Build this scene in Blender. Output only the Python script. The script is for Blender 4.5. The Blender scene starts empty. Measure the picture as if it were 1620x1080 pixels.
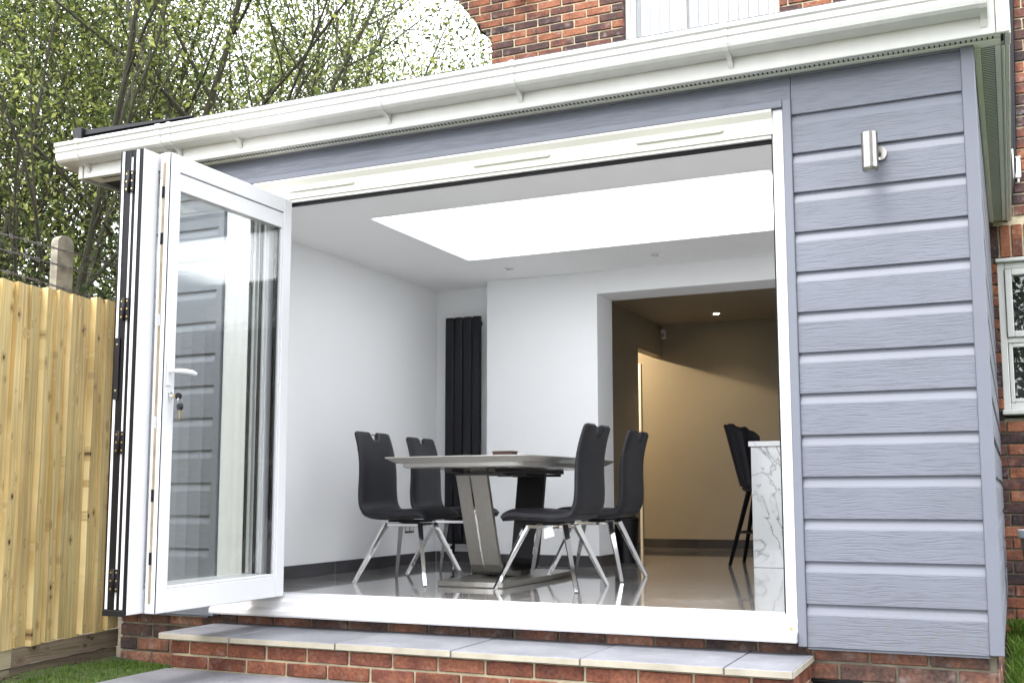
import bpy, bmesh, math, random
import numpy as np
from mathutils import Vector, Matrix
R = math.radians
rnd = random.Random(7)
scene = bpy.context.scene
COL = scene.collection

# ------------------------------------------------------------------ camera
cam = bpy.data.objects.new('camera', bpy.data.cameras.new('camera'))
COL.objects.link(cam)
cam.data.sensor_width = 36.0
cam.data.lens = 37.8806
cam.data.shift_x = -0.02908
cam.data.shift_y = 0.02950
cam.data.clip_start = 0.05
cam.data.clip_end = 2000
r_ = Vector((0.9168, 0.3994, -0.0040)); u_ = Vector((0.0484, -0.1013, 0.9937))
r_.normalize(); u_ = (u_ - r_ * u_.dot(r_)).normalized(); b_ = r_.cross(u_)
cam.matrix_world = Matrix(((r_.x, u_.x, b_.x, 0.118), (r_.y, u_.y, b_.y, -4.719), (r_.z, u_.z, b_.z, 0.650), (0, 0, 0, 1)))
scene.camera = cam

# ------------------------------------------------------------------ sky, sun, exposure
SUN_EL, SUN_AZ = R(64), R(200)      # azimuth measured from +Y (north) clockwise
world = bpy.data.worlds.new('World'); scene.world = world; world.use_nodes = True
wn = world.node_tree.nodes; wl = world.node_tree.links
for n in list(wn): wn.remove(n)
sky = wn.new('ShaderNodeTexSky'); sky.sky_type = 'NISHITA'; sky.sun_disc = False
sky.sun_elevation = SUN_EL; sky.sun_rotation = SUN_AZ; sky.dust_density = 3.0
mixw = wn.new('ShaderNodeMix'); mixw.data_type = 'RGBA'; mixw.inputs[0].default_value = 0.90
mixw.inputs[7].default_value = (10.2, 10.45, 10.9, 1)       # even white cloud cover
bgw = wn.new('ShaderNodeBackground'); bgw.inputs[1].default_value = 0.15
ow = wn.new('ShaderNodeOutputWorld')
wl.new(sky.outputs[0], mixw.inputs[6]); wl.new(mixw.outputs[2], bgw.inputs[0]); wl.new(bgw.outputs[0], ow.inputs[0])

sun = bpy.data.objects.new('sun', bpy.data.lights.new('sun', 'SUN'))
COL.objects.link(sun)
sun.data.energy = 1.0; sun.data.angle = R(22); sun.data.color = (1.0, 0.96, 0.9)
sd = Vector((math.sin(SUN_AZ) * math.cos(SUN_EL), math.cos(SUN_AZ) * math.cos(SUN_EL), math.sin(SUN_EL)))
sun.rotation_euler = sd.to_track_quat('Z', 'Y').to_euler()
sun.location = (0, -8, 12)

scene.view_settings.view_transform = 'Standard'
scene.view_settings.look = 'None'
scene.view_settings.exposure = 1.82
scene.view_settings.gamma = 1.0
scene.view_settings.use_curve_mapping = False
scene.render.engine = 'CYCLES'
scene.cycles.use_denoising = True
try: scene.cycles.denoiser = 'OPENIMAGEDENOISE'
except Exception: pass
scene.cycles.max_bounces = 10
scene.cycles.diffuse_bounces = 6
scene.cycles.glossy_bounces = 5
scene.cycles.transparent_max_bounces = 16
scene.cycles.caustics_reflective = False
scene.cycles.caustics_refractive = False
scene.cycles.sample_clamp_indirect = 6.0

# ------------------------------------------------------------------ materials
def mat(name, col, rough=0.5, metal=0.0, spec=0.5, noise=None, bump=None, coat=0.0, emit=None):
    """noise=(scale, amount, (sx,sy,sz)), bump=(scale, strength, distance, (sx,sy,sz))"""
    m = bpy.data.materials.new(name); m.use_nodes = True
    nt = m.node_tree; N = nt.nodes; L = nt.links
    p = N['Principled BSDF']
    p.inputs['Base Color'].default_value = (*col, 1); p.inputs['Roughness'].default_value = rough
    p.inputs['Metallic'].default_value = metal; p.inputs['Specular IOR Level'].default_value = spec
    p.inputs['Coat Weight'].default_value = coat
    if emit:
        p.inputs['Emission Color'].default_value = (*emit[0], 1); p.inputs['Emission Strength'].default_value = emit[1]
    tc = None
    def coords(sc):
        nonlocal tc
        if tc is None: tc = N.new('ShaderNodeTexCoord')
        oi = N.new('ShaderNodeObjectInfo')
        mp = N.new('ShaderNodeMapping'); mp.inputs['Scale'].default_value = sc
        cx = N.new('ShaderNodeCombineXYZ')
        mu = N.new('ShaderNodeMath'); mu.operation = 'MULTIPLY'; mu.inputs[1].default_value = 37.0
        L.new(oi.outputs['Random'], mu.inputs[0])
        for k in range(3): L.new(mu.outputs[0], cx.inputs[k])
        L.new(tc.outputs['Object'], mp.inputs['Vector']); L.new(cx.outputs[0], mp.inputs['Location'])
        return mp.outputs[0]
    if noise:
        v = coords(noise[2] if len(noise) > 2 else (1, 1, 1))
        n = N.new('ShaderNodeTexNoise'); n.inputs['Scale'].default_value = noise[0]; n.inputs['Detail'].default_value = 6
        L.new(v, n.inputs['Vector'])
        mr = N.new('ShaderNodeMapRange'); mr.inputs[1].default_value = .25; mr.inputs[2].default_value = .75
        mr.inputs[3].default_value = 1 - noise[1]; mr.inputs[4].default_value = 1 + noise[1]
        L.new(n.outputs['Fac'], mr.inputs[0])
        mx = N.new('ShaderNodeVectorMath'); mx.operation = 'SCALE'; mx.inputs[0].default_value = col
        L.new(mr.outputs[0], mx.inputs['Scale']); L.new(mx.outputs[0], p.inputs['Base Color'])
    if bump:
        v = coords(bump[3] if len(bump) > 3 else (1, 1, 1))
        n = N.new('ShaderNodeTexNoise'); n.inputs['Scale'].default_value = bump[0]; n.inputs['Detail'].default_value = 5
        n.inputs['Distortion'].default_value = bump[4] if len(bump) > 4 else 0
        L.new(v, n.inputs['Vector'])
        b = N.new('ShaderNodeBump'); b.inputs['Strength'].default_value = bump[1]; b.inputs['Distance'].default_value = bump[2]
        L.new(n.outputs['Fac'], b.inputs['Height']); L.new(b.outputs[0], p.inputs['Normal'])
    return m

def ramp(N, stops, interp='LINEAR'):
    r = N.new('ShaderNodeValToRGB'); r.color_ramp.interpolation = interp
    e = r.color_ramp.elements
    while len(e) < len(stops): e.new(0.5)
    for k, (pos, c) in enumerate(stops):
        e[k].position = pos; e[k].color = (*c, 1)
    return r

def glass_mat(name, tint=(1, 1, 1), ior=1.5, rough=0.0):
    m = bpy.data.materials.new(name); m.use_nodes = True
    nt = m.node_tree; N = nt.nodes; L = nt.links
    for n in list(N): N.remove(n)
    o = N.new('ShaderNodeOutputMaterial'); mx = N.new('ShaderNodeMixShader')
    # Schlick reflectance that is the same from both sides of the pane
    ge = N.new('ShaderNodeNewGeometry'); dt = N.new('ShaderNodeVectorMath'); dt.operation = 'DOT_PRODUCT'
    L.new(ge.outputs['Incoming'], dt.inputs[0]); L.new(ge.outputs['Normal'], dt.inputs[1])
    ab = N.new('ShaderNodeMath'); ab.operation = 'ABSOLUTE'; L.new(dt.outputs['Value'], ab.inputs[0])
    su = N.new('ShaderNodeMath'); su.operation = 'SUBTRACT'; su.inputs[0].default_value = 1.0; L.new(ab.outputs[0], su.inputs[1])
    po = N.new('ShaderNodeMath'); po.operation = 'POWER'; po.inputs[1].default_value = 5.0; L.new(su.outputs[0], po.inputs[0])
    f0 = ((ior - 1) / (ior + 1)) ** 2
    fr = N.new('ShaderNodeMath'); fr.operation = 'MULTIPLY_ADD'; fr.inputs[1].default_value = 1 - f0; fr.inputs[2].default_value = f0
    L.new(po.outputs[0], fr.inputs[0])
    t = N.new('ShaderNodeBsdfTransparent'); t.inputs[0].default_value = (*tint, 1)
    g = N.new('ShaderNodeBsdfGlossy'); g.inputs['Roughness'].default_value = rough
    L.new(fr.outputs[0], mx.inputs[0]); L.new(t.outputs[0], mx.inputs[1]); L.new(g.outputs[0], mx.inputs[2])
    L.new(mx.outputs[0], o.inputs[0]); return m

def brick_mat(name, stops, smear=0.5, pale=0.25):
    m = bpy.data.materials.new(name); m.use_nodes = True
    nt = m.node_tree; N = nt.nodes; L = nt.links; p = N['Principled BSDF']; p.inputs['Roughness'].default_value = .85
    p.inputs['Specular IOR Level'].default_value = .25
    oi = N.new('ShaderNodeObjectInfo'); tc = N.new('ShaderNodeTexCoord')
    ge = N.new('ShaderNodeNewGeometry')
    n = N.new('ShaderNodeTexNoise'); n.inputs['Scale'].default_value = 9; n.inputs['Detail'].default_value = 4
    L.new(ge.outputs['Position'], n.inputs['Vector'])
    mr = N.new('ShaderNodeMapRange'); mr.inputs[1].default_value = .3; mr.inputs[2].default_value = .7
    mr.inputs[3].default_value = -smear; mr.inputs[4].default_value = smear
    L.new(n.outputs['Fac'], mr.inputs[0])
    rr = N.new('ShaderNodeMath'); rr.operation = 'ADD'; L.new(oi.outputs['Random'], rr.inputs[0]); L.new(mr.outputs[0], rr.inputs[1])
    ra = ramp(N, stops); L.new(rr.outputs[0], ra.inputs[0])
    n2 = N.new('ShaderNodeTexNoise'); n2.inputs['Scale'].default_value = 60; n2.inputs['Detail'].default_value = 6
    L.new(ge.outputs['Position'], n2.inputs['Vector'])
    mr2 = N.new('ShaderNodeMapRange'); mr2.inputs[1].default_value = .3; mr2.inputs[2].default_value = .7
    mr2.inputs[3].default_value = .65; mr2.inputs[4].default_value = 1.35
    L.new(n2.outputs['Fac'], mr2.inputs[0])
    sc = N.new('ShaderNodeVectorMath'); sc.operation = 'SCALE'; L.new(ra.outputs[0], sc.inputs[0]); L.new(mr2.outputs[0], sc.inputs['Scale'])
    # pale bloom patches of efflorescence
    n3 = N.new('ShaderNodeTexNoise'); n3.inputs['Scale'].default_value = 16; n3.inputs['Detail'].default_value = 5
    L.new(ge.outputs['Position'], n3.inputs['Vector'])
    r3 = ramp(N, [(.58, (0, 0, 0)), (.75, (pale, pale, pale))]); L.new(n3.outputs['Fac'], r3.inputs[0])
    mx = N.new('ShaderNodeMix'); mx.data_type = 'RGBA'; L.new(r3.outputs[0], mx.inputs[0]); L.new(sc.outputs[0], mx.inputs[6])
    mx.inputs[7].default_value = (.42, .36, .34, 1)
    L.new(mx.outputs[2], p.inputs['Base Color'])
    b = N.new('ShaderNodeBump'); b.inputs['Strength'].default_value = .6; b.inputs['Distance'].default_value = .004
    L.new(n2.outputs['Fac'], b.inputs['Height']); L.new(b.outputs[0], p.inputs['Normal'])
    return m

M = {}
M['upvc'] = mat('white_upvc', (.58, .58, .56), .32, noise=(1, .055, (16, 16, 3)), bump=(14, .05, .002))
M['cream'] = mat('cream_upvc', (.60, .59, .515), .35, noise=(2, .04))
M['mortar_house'] = mat('pale_lime_mortar', (.56, .49, .34), .95, noise=(25, .25), bump=(60, .6, .004))
M['fascia'] = mat('fascia_upvc', (.58, .58, .55), .4, noise=(1, .05, (11, 11, 2)))
M['alu'] = mat('white_powder_coat', (.60, .60, .615), .3, noise=(4, .02))
M['black'] = mat('black_gasket', (.004, .0035, .005), .5, spec=.2, noise=(20, .3))
M['blackpl'] = mat('black_plastic', (.007, .007, .009), .4, spec=.3, noise=(8, .2))
M['clad_trim'] = mat('blue_grey_trim', (.134, .144, .175), .45, noise=(4, .04))
M['mortar'] = mat('cream_mortar', (.33, .285, .19), .95, noise=(25, .25), bump=(60, .6, .004))
M['mortar_dark'] = mat('grey_mortar', (.17, .15, .11), .95, noise=(14, .35), bump=(60, .6, .004))
M['wall'] = mat('white_emulsion', (.91, .92, .93), .75, noise=(2.0, .012), bump=(90, .05, .001))
M['ceil'] = mat('ceiling_emulsion', (.91, .91, .90), .8, noise=(1.5, .015))
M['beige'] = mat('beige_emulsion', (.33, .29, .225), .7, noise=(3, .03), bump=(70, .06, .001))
M['chrome'] = mat('chrome', (.82, .82, .82), .06, metal=1.0, bump=(30, .02, .001))
M['steel'] = mat('brushed_steel', (.30, .285, .265), .30, metal=1.0, noise=(2, .08, (1, 1, 40)), bump=(4, .08, .001, (60, 60, 1)))
M['nickel'] = mat('satin_nickel_laminate', (.36, .345, .315), .34, metal=.75, noise=(2, .05, (30, 30, 1)), bump=(4, .05, .001, (60, 60, 1)))
M['lacquer'] = mat('grey_table_lacquer', (.42, .41, .385), .25, noise=(3, .03), coat=.3)
M['darkleg'] = mat('dark_metal', (.055, .053, .055), .3, metal=.6, noise=(4, .1))
M['leather'] = mat('charcoal_faux_leather', (.015, .015, .019), .5, spec=.35, noise=(10, .12), bump=(160, .18, .0015))
M['radiator'] = mat('anthracite_radiator', (.0075, .0075, .0115), .42, spec=.35, noise=(6, .1))
M['skirt'] = mat('dark_grey_tile', (.055, .053, .058), .22, noise=(3, .35), bump=(40, .06, .001))
M['glass'] = glass_mat('window_glass', (.985, .995, .99), 1.66)
def opal_mat():
    m = bpy.data.materials.new('opal_glazing'); m.use_nodes = True
    nt = m.node_tree; N = nt.nodes; L = nt.links
    for n in list(N): N.remove(n)
    o = N.new('ShaderNodeOutputMaterial'); mx = N.new('ShaderNodeMixShader'); mx.inputs[0].default_value = .06
    t = N.new('ShaderNodeBsdfTranslucent'); t.inputs[0].default_value = (.96, .975, 1, 1)
    g = N.new('ShaderNodeBsdfGlossy'); g.inputs['Roughness'].default_value = .2
    L.new(t.outputs[0], mx.inputs[1]); L.new(g.outputs[0], mx.inputs[2]); L.new(mx.outputs[0], o.inputs[0]); return m
M['glass_roof'] = opal_mat()
M['brass'] = mat('brass', (.62, .45, .18), .3, metal=1.0, noise=(20, .1))
M['tag'] = mat('white_card', (.8, .8, .78), .6, noise=(5, .03))
M['brownbox'] = mat('brown_card', (.085, .045, .03), .6, noise=(9, .2))
M['blind'] = mat('blind_fabric', (.42, .415, .45), .8, noise=(6, .03))
M['concrete'] = mat('weathered_concrete', (.25, .225, .175), .95, noise=(14, .35), bump=(30, .7, .01))
M['wire'] = mat('rusty_wire', (.22, .21, .20), .5, metal=.6, noise=(30, .3))
M['soil'] = mat('earth', (.075, .058, .036), 1.0, noise=(6, .4), bump=(12, .8, .03))
M['lawn'] = mat('lawn_ground', (.05, .075, .018), 1.0, noise=(4, .4), bump=(20, .8, .03))
M['roofing'] = mat('dark_roofing', (.03, .03, .035), .6, noise=(6, .2))
M['dark_room'] = mat('painted_room_dark', (.03, .03, .03), .9, noise=(2, .3))  # near-black colour standing in for the unlit room
M['soffit'] = mat('soffit_upvc', (.74, .75, .70), .4, noise=(3, .05))
M['steelplate'] = mat('lock_plate_metal', (.40, .33, .22), .35, metal=.8, noise=(12, .3))
M['lens'] = mat('lamp_glass', (.5, .5, .5), .2, noise=(10, .1))
M['lit'] = mat('lit_lamp', (1, 1, 1), .3, emit=((1.0, .82, .55), 22), noise=(4, .01))
M['plastic_w'] = mat('white_plastic', (.78, .78, .76), .4, noise=(6, .03))

M['brick_step'] = brick_mat('red_engineering_brick', [(0, (.085, .030, .020)), (.35, (.14, .050, .029)), (.7, (.19, .074, .041)), (1, (.12, .042, .030))], .35, .16)
M['brick_house'] = brick_mat('mixed_stock_brick', [(0, (.040, .028, .030)), (.35, (.080, .044, .040)), (.58, (.145, .058, .040)), (.8, (.215, .082, .046)), (1, (.28, .115, .066))], .28, .35)
M['brick_plinth'] = brick_mat('weathered_plinth_brick', [(0, (.05, .038, .036)), (.4, (.11, .062, .048)), (.75, (.19, .085, .055)), (1, (.25, .13, .09))], .35, .30)

def cladding_mat():
    m = bpy.data.materials.new('wood_grain_cladding'); m.use_nodes = True
    nt = m.node_tree; N = nt.nodes; L = nt.links; p = N['Principled BSDF']; p.inputs['Roughness'].default_value = .5
    tc = N.new('ShaderNodeTexCoord'); oi = N.new('ShaderNodeObjectInfo')
    mu = N.new('ShaderNodeMath'); mu.operation = 'MULTIPLY'; mu.inputs[1].default_value = 53
    L.new(oi.outputs['Random'], mu.inputs[0])
    cx = N.new('ShaderNodeCombineXYZ')
    for k in range(3): L.new(mu.outputs[0], cx.inputs[k])
    ad = N.new('ShaderNodeVectorMath'); ad.operation = 'ADD'; L.new(tc.outputs['Object'], ad.inputs[0]); L.new(cx.outputs[0], ad.inputs[1])
    # gentle warp so the grain wanders
    mpw = N.new('ShaderNodeMapping'); mpw.inputs['Scale'].default_value = (1.8, 1.8, 4.0); L.new(ad.outputs[0], mpw.inputs[0])
    nw = N.new('ShaderNodeTexNoise'); nw.inputs['Scale'].default_value = 1.6; nw.inputs['Detail'].default_value = 3; L.new(mpw.outputs[0], nw.inputs['Vector'])
    wz = N.new('ShaderNodeMath'); wz.operation = 'MULTIPLY'; wz.inputs[1].default_value = .05; L.new(nw.outputs['Fac'], wz.inputs[0])
    cz = N.new('ShaderNodeCombineXYZ'); L.new(wz.outputs[0], cz.inputs[2])
    ad2 = N.new('ShaderNodeVectorMath'); ad2.operation = 'ADD'; L.new(ad.outputs[0], ad2.inputs[0]); L.new(cz.outputs[0], ad2.inputs[1])
    mp = N.new('ShaderNodeMapping'); mp.inputs['Scale'].default_value = (9, 9, 210); L.new(ad2.outputs[0], mp.inputs[0])
    n = N.new('ShaderNodeTexNoise'); n.inputs['Scale'].default_value = 1.0; n.inputs['Detail'].default_value = 3; n.inputs['Roughness'].default_value = .55
    L.new(mp.outputs[0], n.inputs['Vector'])
    # grain only on the flat face (object z below the scoop)
    sp = N.new('ShaderNodeSeparateXYZ'); L.new(tc.outputs['Object'], sp.inputs[0])
    mk = N.new('ShaderNodeMapRange'); mk.inputs[1].default_value = .132; mk.inputs[2].default_value = .140; mk.inputs[3].default_value = 1; mk.inputs[4].default_value = 0
    L.new(sp.outputs[2], mk.inputs[0])
    r = ramp(N, [(.36, (0, 0, 0)), (.52, (1, 1, 1))]); L.new(n.outputs['Fac'], r.inputs[0])
    h = N.new('ShaderNodeMath'); h.operation = 'MULTIPLY'; L.new(r.outputs[0], h.inputs[0]); L.new(mk.outputs[0], h.inputs[1])
    b = N.new('ShaderNodeBump'); b.inputs['Strength'].default_value = .5; b.inputs['Distance'].default_value = .0012
    L.new(h.outputs[0], b.inputs['Height']); L.new(b.outputs[0], p.inputs['Normal'])
    # grain grooves are mixed towards a darker colour
    inv = N.new('ShaderNodeMath'); inv.operation = 'SUBTRACT'; inv.inputs[0].default_value = 1; L.new(r.outputs[0], inv.inputs[1])
    gm = N.new('ShaderNodeMath'); gm.operation = 'MULTIPLY'; L.new(inv.outputs[0], gm.inputs[0]); L.new(mk.outputs[0], gm.inputs[1])
    gm2 = N.new('ShaderNodeMath'); gm2.operation = 'MULTIPLY'; gm2.inputs[1].default_value = .5; L.new(gm.outputs[0], gm2.inputs[0])
    mx = N.new('ShaderNodeMix'); mx.data_type = 'RGBA'; L.new(gm2.outputs[0], mx.inputs[0])
    mx.inputs[6].default_value = (.134, .144, .175, 1); mx.inputs[7].default_value = (.088, .096, .122, 1)
    ge = N.new('ShaderNodeNewGeometry'); nl = N.new('ShaderNodeTexNoise'); nl.inputs['Scale'].default_value = 2.3; nl.inputs['Detail'].default_value = 5
    L.new(ge.outputs['Position'], nl.inputs['Vector'])
    al = N.new('ShaderNodeMapRange'); al.inputs[1].default_value = .3; al.inputs[2].default_value = .7; al.inputs[3].default_value = .93; al.inputs[4].default_value = 1.06
    L.new(nl.outputs['Fac'], al.inputs[0])
    ov = N.new('ShaderNodeMapRange'); ov.inputs[3].default_value = .96; ov.inputs[4].default_value = 1.04; L.new(oi.outputs['Random'], ov.inputs[0])
    m3 = N.new('ShaderNodeMath'); m3.operation = 'MULTIPLY'; L.new(al.outputs[0], m3.inputs[0]); L.new(ov.outputs[0], m3.inputs[1])
    s3 = N.new('ShaderNodeVectorMath'); s3.operation = 'SCALE'; L.new(mx.outputs[2], s3.inputs[0]); L.new(m3.outputs[0], s3.inputs['Scale'])
    # rain-splashed soil near the foot of the wall
    spz = N.new('ShaderNodeSeparateXYZ'); L.new(ge.outputs['Position'], spz.inputs[0])
    dz = N.new('ShaderNodeMapRange'); dz.inputs[1].default_value = 0; dz.inputs[2].default_value = .35; dz.inputs[3].default_value = .35; dz.inputs[4].default_value = 0; L.new(spz.outputs[2], dz.inputs[0])
    nd = N.new('ShaderNodeTexNoise'); nd.inputs['Scale'].default_value = 45; nd.inputs['Detail'].default_value = 6; L.new(ge.outputs['Position'], nd.inputs['Vector'])
    rd_ = ramp(N, [(.50, (0, 0, 0)), (.68, (1, 1, 1))]); L.new(nd.outputs['Fac'], rd_.inputs[0])
    dm = N.new('ShaderNodeMath'); dm.operation = 'MULTIPLY'; L.new(dz.outputs[0], dm.inputs[0]); L.new(rd_.outputs[0], dm.inputs[1])
    mf = N.new('ShaderNodeMix'); mf.data_type = 'RGBA'; L.new(dm.outputs[0], mf.inputs[0]); L.new(s3.outputs[0], mf.inputs[6]); mf.inputs[7].default_value = (.13, .11, .08, 1)
    L.new(mf.outputs[2], p.inputs['Base Color'])
    return m
M['clad'] = cladding_mat()

def fence_mat(name, c1, c2, knot, green=0.0, horiz=False):
    m = bpy.data.materials.new(name); m.use_nodes = True
    nt = m.node_tree; N = nt.nodes; L = nt.links; p = N['Principled BSDF']; p.inputs['Roughness'].default_value = .75
    p.inputs['Specular IOR Level'].default_value = .25
    tc = N.new('ShaderNodeTexCoord'); oi = N.new('ShaderNodeObjectInfo')
    mu = N.new('ShaderNodeMath'); mu.operation = 'MULTIPLY'; mu.inputs[1].default_value = 71; L.new(oi.outputs['Random'], mu.inputs[0])
    cx = N.new('ShaderNodeCombineXYZ')
    for k in range(3): L.new(mu.outputs[0], cx.inputs[k])
    ad = N.new('ShaderNodeVectorMath'); ad.operation = 'ADD'; L.new(tc.outputs['Object'], ad.inputs[0]); L.new(cx.outputs[0], ad.inputs[1])
    mpk = N.new('ShaderNodeMapping'); mpk.inputs['Scale'].default_value = (0.01, 13, 8) if not horiz else (0.01, 8, 13); L.new(ad.outputs[0], mpk.inputs[0])
    vo = N.new('ShaderNodeTexVoronoi'); vo.inputs['Scale'].default_value = 1.0; L.new(mpk.outputs[0], vo.inputs['Vector'])
    kn = ramp(N, [(.07, (1, 1, 1)), (.13, (0, 0, 0))]); L.new(vo.outputs['Distance'], kn.inputs[0])
    halo = ramp(N, [(.10, (1, 1, 1)), (.34, (0, 0, 0))]); L.new(vo.outputs['Distance'], halo.inputs[0])
    # grain bends round knots
    mp = N.new('ShaderNodeMapping'); mp.inputs['Scale'].default_value = (1, 55, 1.4) if not horiz else (1, 1.4, 55); L.new(ad.outputs[0], mp.inputs[0])
    w = N.new('ShaderNodeVectorMath'); w.operation = 'SCALE'; w.inputs['Scale'].default_value = 1.6; L.new(halo.outputs[0], w.inputs[0])
    ad2 = N.new('ShaderNodeVectorMath'); ad2.operation = 'ADD'; L.new(mp.outputs[0], ad2.inputs[0]); L.new(w.outputs[0], ad2.inputs[1])
    n = N.new('ShaderNodeTexNoise'); n.inputs['Scale'].default_value = 1; n.inputs['Detail'].default_value = 4; n.inputs['Distortion'].default_value = .6
    L.new(ad2.outputs[0], n.inputs['Vector'])
    ra = ramp(N, [(.3, c1), (.7, c2)]); L.new(n.outputs['Fac'], ra.inputs[0])
    # per board tone + large stains
    n2 = N.new('ShaderNodeTexNoise'); n2.inputs['Scale'].default_value = 2.2; n2.inputs['Detail'].default_value = 3; L.new(ad.outputs[0], n2.inputs['Vector'])
    a = N.new('ShaderNodeMapRange'); a.inputs[1].default_value = .25; a.inputs[2].default_value = .75; a.inputs[3].default_value = .78; a.inputs[4].default_value = 1.16
    L.new(n2.outputs['Fac'], a.inputs[0])
    rv = N.new('ShaderNodeMapRange'); rv.inputs[3].default_value = .72; rv.inputs[4].default_value = 1.12; L.new(oi.outputs['Random'], rv.inputs[0])
    am = N.new('ShaderNodeMath'); am.operation = 'MULTIPLY'; L.new(a.outputs[0], am.inputs[0]); L.new(rv.outputs[0], am.inputs[1])
    sc = N.new('ShaderNodeVectorMath'); sc.operation = 'SCALE'; L.new(ra.outputs[0], sc.inputs[0]); L.new(am.outputs[0], sc.inputs['Scale'])
    gr = N.new('ShaderNodeMix'); gr.data_type = 'RGBA'; gr.inputs[7].default_value = (.30, .29, .13, 1); L.new(sc.outputs[0], gr.inputs[6])
    n4 = N.new('ShaderNodeTexNoise'); n4.inputs['Scale'].default_value = 1.1; L.new(ad.outputs[0], n4.inputs['Vector'])
    g4 = ramp(N, [(.5, (0, 0, 0)), (.72, (green, green, green))]); L.new(n4.outputs['Fac'], g4.inputs[0]); L.new(g4.outputs[0], gr.inputs[0])
    # knots: kept rare with a per-cell random
    sc2 = N.new('ShaderNodeSeparateColor'); L.new(vo.outputs['Color'], sc2.inputs[0])
    gt = N.new('ShaderNodeMath'); gt.operation = 'GREATER_THAN'; gt.inputs[1].default_value = .25; L.new(sc2.outputs[0], gt.inputs[0])
    km = N.new('ShaderNodeMath'); km.operation = 'MULTIPLY'; L.new(kn.outputs[0], km.inputs[0]); L.new(gt.outputs[0], km.inputs[1])
    hm = N.new('ShaderNodeMath'); hm.operation = 'MULTIPLY'; L.new(halo.outputs[0], hm.inputs[0]); L.new(gt.outputs[0], hm.inputs[1])
    hm2 = N.new('ShaderNodeMath'); hm2.operation = 'MULTIPLY'; hm2.inputs[1].default_value = .45; L.new(hm.outputs[0], hm2.inputs[0])
    m1 = N.new('ShaderNodeMix'); m1.data_type = 'RGBA'; L.new(hm2.outputs[0], m1.inputs[0]); L.new(gr.outputs[2], m1.inputs[6]); m1.inputs[7].default_value = (knot[0] * 2.6, knot[1] * 2.4, knot[2] * 2.2, 1)
    m2 = N.new('ShaderNodeMix'); m2.data_type = 'RGBA'; L.new(km.outputs[0], m2.inputs[0]); L.new(m1.outputs[2], m2.inputs[6]); m2.inputs[7].default_value = (*knot, 1)
    L.new(m2.outputs[2], p.inputs['Base Color'])
    b = N.new('ShaderNodeBump'); b.inputs['Strength'].default_value = .35; b.inputs['Distance'].default_value = .002
    L.new(n.outputs['Fac'], b.inputs['Height']); L.new(b.outputs[0], p.inputs['Normal'])
    return m
M['fence'] = fence_mat('treated_pine_board', (.44, .295, .10), (.72, .57, .31), (.05, .024, .012), .35)
M['gravelboard'] = fence_mat('weathered_timber', (.085, .062, .042), (.20, .155, .11), (.04, .03, .02), .2, True)
M['gravelboard_pale'] = fence_mat('pale_weathered_timber', (.24, .20, .13), (.36, .31, .21), (.1, .07, .04), .3, True)

def slate_mat():
    m = bpy.data.materials.new('grey_stone_slab'); m.use_nodes = True
    nt = m.node_tree; N = nt.nodes; L = nt.links; p = N['Principled BSDF']; p.inputs['Roughness'].default_value = .55
    ge = N.new('ShaderNodeNewGeometry'); oi = N.new('ShaderNodeObjectInfo')
    n = N.new('ShaderNodeTexNoise'); n.inputs['Scale'].default_value = 2.2; n.inputs['Detail'].default_value = 8; n.inputs['Roughness'].default_value = .62
    L.new(ge.outputs['Position'], n.inputs['Vector'])
    ra = ramp(N, [(.3, (.105, .109, .125)), (.55, (.165, .168, .188)), (.75, (.25, .25, .262))]); L.new(n.outputs['Fac'], ra.inputs[0])
    n2 = N.new('ShaderNodeTexNoise'); n2.inputs['Scale'].default_value = 55; n2.inputs['Detail'].default_value = 5; L.new(ge.outputs['Position'], n2.inputs['Vector'])
    a = N.new('ShaderNodeMapRange'); a.inputs[1].default_value = .25; a.inputs[2].default_value = .75; a.inputs[3].default_value = .86; a.inputs[4].default_value = 1.14
    L.new(n2.outputs['Fac'], a.inputs[0])
    rv = N.new('ShaderNodeMapRange'); rv.inputs[3].default_value = .88; rv.inputs[4].default_value = 1.12; L.new(oi.outputs['Random'], rv.inputs[0])
    am = N.new('ShaderNodeMath'); am.operation = 'MULTIPLY'; L.new(a.outputs[0], am.inputs[0]); L.new(rv.outputs[0], am.inputs[1])
    sc = N.new('ShaderNodeVectorMath'); sc.operation = 'SCALE'; L.new(ra.outputs[0], sc.inputs[0]); L.new(am.outputs[0], sc.inputs['Scale'])
    L.new(sc.outputs[0], p.inputs['Base Color'])
    b = N.new('ShaderNodeBump'); b.inputs['Strength'].default_value = .3; b.inputs['Distance'].default_value = .003
    L.new(n2.outputs['Fac'], b.inputs['Height']); L.new(b.outputs[0], p.inputs['Normal'])
    return m
M['slab'] = slate_mat()
M['slab_edge'] = mat('sawn_slab_edge', (.33, .30, .235), .8, noise=(9, .2))

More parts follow.
